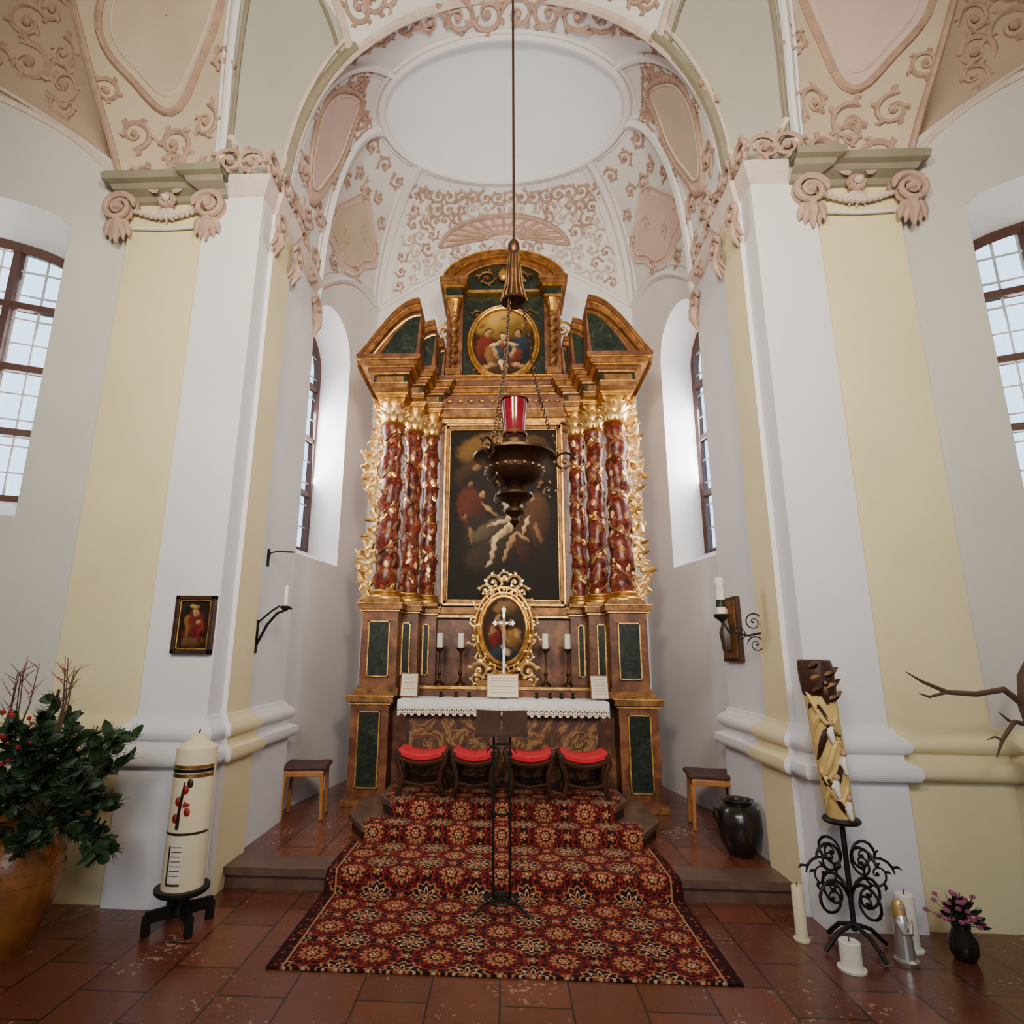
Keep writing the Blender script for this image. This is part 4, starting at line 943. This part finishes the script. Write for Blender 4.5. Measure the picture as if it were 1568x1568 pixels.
for k in range(10):
    x=vx+random.uniform(-.2,.25); t=Vector((random.uniform(-.15,.2),random.uniform(-.1,.1),1)).normalized(); p=Vector((x,vy-.1,1.15)); q=p+t*random.uniform(.4,.58)
    mb.tube([p,(p+q)/2+Vector((.02,0,0)),q],[.006,.004,.002],'twig',4)
    for i in range(5): 
        f=random.uniform(.4,1); z=p.lerp(q,f); mb.tube([z,z+Vector((random.uniform(-.1,.1),0,random.uniform(.03,.1)))],[.003,.001],'redf' if k%2 else 'twig',4)
for k in range(16): mb.ball((vx+random.uniform(-.05,.25),vy-.30+random.uniform(-.1,.1),random.uniform(1.05,1.4)),random.uniform(.01,.018),'redf',6)
inl(mb.build('berries_twigs'),g)
# ================================================================ RIGHT : carved post candle on iron stand
px,py=2.13,4.1
g=empty('carved_candle_on_iron_stand',(px,py,0)); mb=MB()
ofx=lambda z:(-.06*(z-.72),0)
mb.lathe(px,py,[(.07,.72),(.08,.74),(.082,.9),(.088,1.1),(.09,1.3),(.095,1.5),(.10,1.60),(.095,1.66),(.03,1.64)],'waxy',20,off=ofx)
mb.lathe(px,py,[(.094,1.46),(.101,1.48),(.104,1.54),(.106,1.62),(.100,1.68),(.09,1.69),(.05,1.66)],'wood',18,off=ofx)
for i in range(9):
    z0=.79+.075*i; rr=.086+.008*i/6
    pts=[];
    for t in range(9):
        a=-pi*.95+t*.24; z=z0+.10*sin(t*.55+i); pts.append((px+ofx(z)[0]+rr*cos(a),py+rr*sin(a),z))
    mb.tube(pts,[.004,.012,.02,.022,.022,.020,.016,.012,.004],'wood' if i%2 else 'waxy',6)
for i in range(9):
    z=1.44+.025*i; a=-pi/2+.9*sin(i*2.1); c=Vector((px+ofx(z)[0]+.104*cos(a),py+.104*sin(a),z)); mb.leaf(c,(cos(a+1.5),sin(a+1.5),.4),(cos(a),sin(a),0),.07,.04,'goldd' if i%2 else 'bronze',.3)
for (a,z) in ((-1.7,1.30),(-1.2,1.12),(-1.9,.98),(-1.4,.86),(-1.6,1.54)):
    rr=.10; c=Vector((px+ofx(z)[0]+rr*cos(a),py+rr*sin(a),z)); mb.ball(c,.022,'skin' if z<1.5 else 'wood',8); mb.tube([c-Vector((0,0,.02)),c-Vector((.01,.0,.06)),c-Vector((-.005,0,.12))],[.016,.026,.012],'waxw' if z<1.5 else 'bronze',6)
inl(mb.build('carved_candle'),g)
mb=MB()
mb.lathe(px,py,[(.10,.70),(.11,.715),(.10,.73)],'iron',18); mb.tube([(px,py,.72),(px,py,.10)],.016,'iron',8)
for k in range(4):
    a=k*pi/2+.3; d=Vector((cos(a),sin(a)*.9,0)); 
    c=Vector((px,py,.50))+d*.12; spiral(mb,c,d,(0,0,1),.095,1,'iron',.10,1.7,False,26,6)
    c=Vector((px,py,.28))+d*.13; spiral(mb,c,d,(0,0,1),.11,-1,'iron',.10,1.7,False,26,6)
    mb.tube([Vector((px,py,.14)),Vector((px,py,.10))+d*.12,Vector((px,py,.014))+d*.22],.013,'iron',6)
for sx in (-1,1):
    spiral(mb,(px+sx*.16,py-.03,.42),(1,0,0),(0,0,1),.10,sx,'iron',.09,1.7,True,26,5)
inl(mb.build('iron_stand'),g)
def pillar(nm,x,y,z0,z1,r,mt='waxw',dec=None):
    g=empty(nm,(x,y,z0)); mb=MB(); mb.lathe(x,y,[(r*1.3,z0),(r*1.35,z0+.012),(r,z0+.014),(r,z1),(r*.9,z1+.005),(.006,z1)],mt,18); mb.tube([(x,y,z1),(x,y,z1+.025)],.003,'iron',4)
    if dec: mb.grid([[(x+(r+.002)*sin(a*.1-.5),y-(r+.002)*cos(a*.1-.5),z) for a in range(11)] for z in (z0+.06,z0+(z1-z0)*.6)],dec)
    inl(mb.build('candle'),g)
pillar('pillar_candle',1.97,3.86,0,.14,.055); pillar('pillar_candle',2.46,4.12,0,.30,.05,'waxw','paper'); pillar('pillar_candle',1.86,4.2,.0,.30,.035,'wax')
g=empty('madonna_figurine',(2.32,3.97,0)); mb=MB(); fx,fy=2.33,3.96
mb.lathe(fx,fy,[(.06,0),(.065,.02),(.05,.03),(.045,.12),(.04,.2),(.03,.24),(.018,.26)],'silver',14); mb.ball((fx,fy,.285),.028,'skin',8); mb.lathe(fx,fy+.01,[(.035,.22),(.034,.29),(.02,.32),(.004,.325)],'goldp',12)
mb.tube([(fx-.04,fy-.02,.22),(fx-.03,fy-.06,.17),(fx+.01,fy-.065,.17),(fx+.04,fy-.02,.22)],.012,'silver',6); inl(mb.build('figure'),g)
g=empty('flower_vase',(2.70,4.02,0)); mb=MB(); mb.lathe(2.70,4.02,[(.05,0),(.07,.04),(.075,.10),(.045,.16),(.05,.19),(.04,.18)],'black',16); inl(mb.build('vase'),g)
mb=MB()
for k in range(80):
    a=random.uniform(0,6.28); e=random.uniform(.2,1.5); d=Vector((cos(a)*cos(e),sin(a)*cos(e),sin(e)))*random.uniform(.08,.18); p=Vector((2.70,4.02,.18)); mb.tube([p,p+d],.002,'leaf',3); mb.ball(p+d,.018,'pinkf',6,(1,1,.7)) if k%2 else mb.leaf(p+d*.6,d,Vector((0,-1,.3)),.06,.025,'leaf')
inl(mb.build('flowers'),g)
g=empty('black_ceramic_pot',(1.93,5.3,.15)); mb=MB()
mb.lathe(1.93,5.3,[(.09,.15),(.10,.16),(.15,.25),(.172,.36),(.165,.46),(.12,.52),(.10,.535),(.125,.555),(.13,.565),(.10,.56),(.09,.54)],'black',28)
for s in (-1,1): mb.tube([(1.93+s*.15,5.27,.47),(1.93+s*.20,5.26,.50),(1.93+s*.21,5.26,.44),(1.93+s*.17,5.27,.40)],.014,'black',8)
inl(mb.build('pot'),g)
g=empty('gnarled_branch_cross',(3.30,4.05,0)); mb=MB()
mb.tube([(3.38,4.0,.0),(3.34,3.98,.4),(3.38,4.0,.8),(3.32,3.98,1.15),(3.27,3.98,1.42),(3.30,4.0,1.60),(3.38,4.0,1.75)],[.05,.045,.042,.04,.035,.025,.008],'twig',8)
mb.tube([(3.27,3.98,1.42),(3.16,3.98,1.52),(2.98,3.97,1.49),(2.80,3.96,1.50),(2.66,3.96,1.56),(2.56,3.95,1.62)],[.022,.02,.017,.015,.010,.003],'twig',8)
mb.tube([(2.80,3.96,1.50),(2.68,3.95,1.47),(2.62,3.95,1.49)],[.012,.009,.003],'twig',6)
mb.tube([(3.30,3.98,1.30),(3.18,3.97,1.33),(3.08,3.96,1.22),(3.02,3.95,1.12)],[.018,.014,.011,.003],'twig',6); mb.tube([(3.16,3.98,1.33),(3.1,3.97,1.38)],[.010,.003],'twig',6)
mb.tube([(3.08,3.96,1.22),(3.04,3.96,1.24),(2.99,3.96,1.22)],[.008,.006,.002],'twig',5)
mb.tube([(3.32,3.98,1.15),(3.42,3.97,1.22),(3.55,3.97,1.2)],[.025,.02,.005],'twig',6)
for k in range(3): mb.tube([(3.38,4.0,.05),(3.38+.25*cos(k*2.1+3.6),4.0+.2*sin(k*2.1+3.6),.02)],[.04,.012],'twig',6)
inl(mb.build('branches'),g)
# ================================================================ LIGHT
w=bpy.data.worlds.new('World');SC.world=w;w.use_nodes=True;nt=w.node_tree;bg=nt.nodes['Background']
tc=nt.nodes.new('ShaderNodeTexCoord');sp=nt.nodes.new('ShaderNodeSeparateXYZ');nt.links.new(tc.outputs['Generated'],sp.inputs[0])
c=ramp(nt,E(nt,sp.outputs[2])*.5+.5,[(.40,(.30,.38,.26)),(.50,(.55,.74,.80)),(.58,(.70,.85,1.0)),(1,(.72,.86,1))])
nt.links.new(c,bg.inputs[0]);bg.inputs[1].default_value=5.2
def area(name,loc,rot,sx,sy,e,col=(1,1,1),portal=False):
    l=bpy.data.lights.new(name,'AREA');l.shape='RECTANGLE';l.size=sx;l.size_y=sy;l.energy=e;l.color=col
    if portal: l.cycles.is_portal=True
    o=bpy.data.objects.new(name,l);o.location=loc;o.rotation_euler=rot;COL.objects.link(o);return o
def aim(o,d): o.rotation_euler=Vector(d).to_track_quat('-Z','Z').to_euler()
for s in (1,-1):
    o=area('window_light_apse',(-2.58*s,6.8,4.4),(0,0,0),.95,3.0,310,(.95,.96,1)); aim(o,(.985*s,-.173,0.05))
    o=area('window_light_nave',(-4.7*s,4.35,4.2),(0,0,0),1.3,2.6,85,(.97,.98,1)); aim(o,(.4*s,-.914,0))
    o=area('nave_fill_light',(1.2*s,-.8,4.6),(0,0,0),1.0,1.0,150,(1,.86,.66)); aim(o,(-.15*s,1,.08)); o.data.spread=radians(110)  # warm fill lamps added behind the camera, out of view, aimed forward
o=area('nave_back_portal',(0,-4.9,4.8),(0,0,0),4.0,4.4,0,portal=True); aim(o,(0,1,0))  # sky portal over the opening added in the unseen back wall
# ================================================================ CAMERA
f,p,y,r=1105.7,.227,-.048,.011
F=Vector((sin(y)*cos(p),cos(y)*cos(p),sin(p)));Rt=Vector((cos(y),-sin(y),0));U=Rt.cross(F)
Ru=Rt*cos(r)+U*sin(r); Uu=U*cos(r)-Rt*sin(r)
cd=bpy.data.cameras.new('camera');cd.sensor_width=36;cd.lens=36*f/1932;cd.clip_start=.05
cd.shift_x=64.1/1932;cd.shift_y=13.1/1932
cam=bpy.data.objects.new('camera',cd);COL.objects.link(cam)
mt=Matrix((Ru,Uu,-F)).transposed().to_4x4();mt.translation=Vector((.028,0,1.7));cam.matrix_world=mt
SC.camera=cam
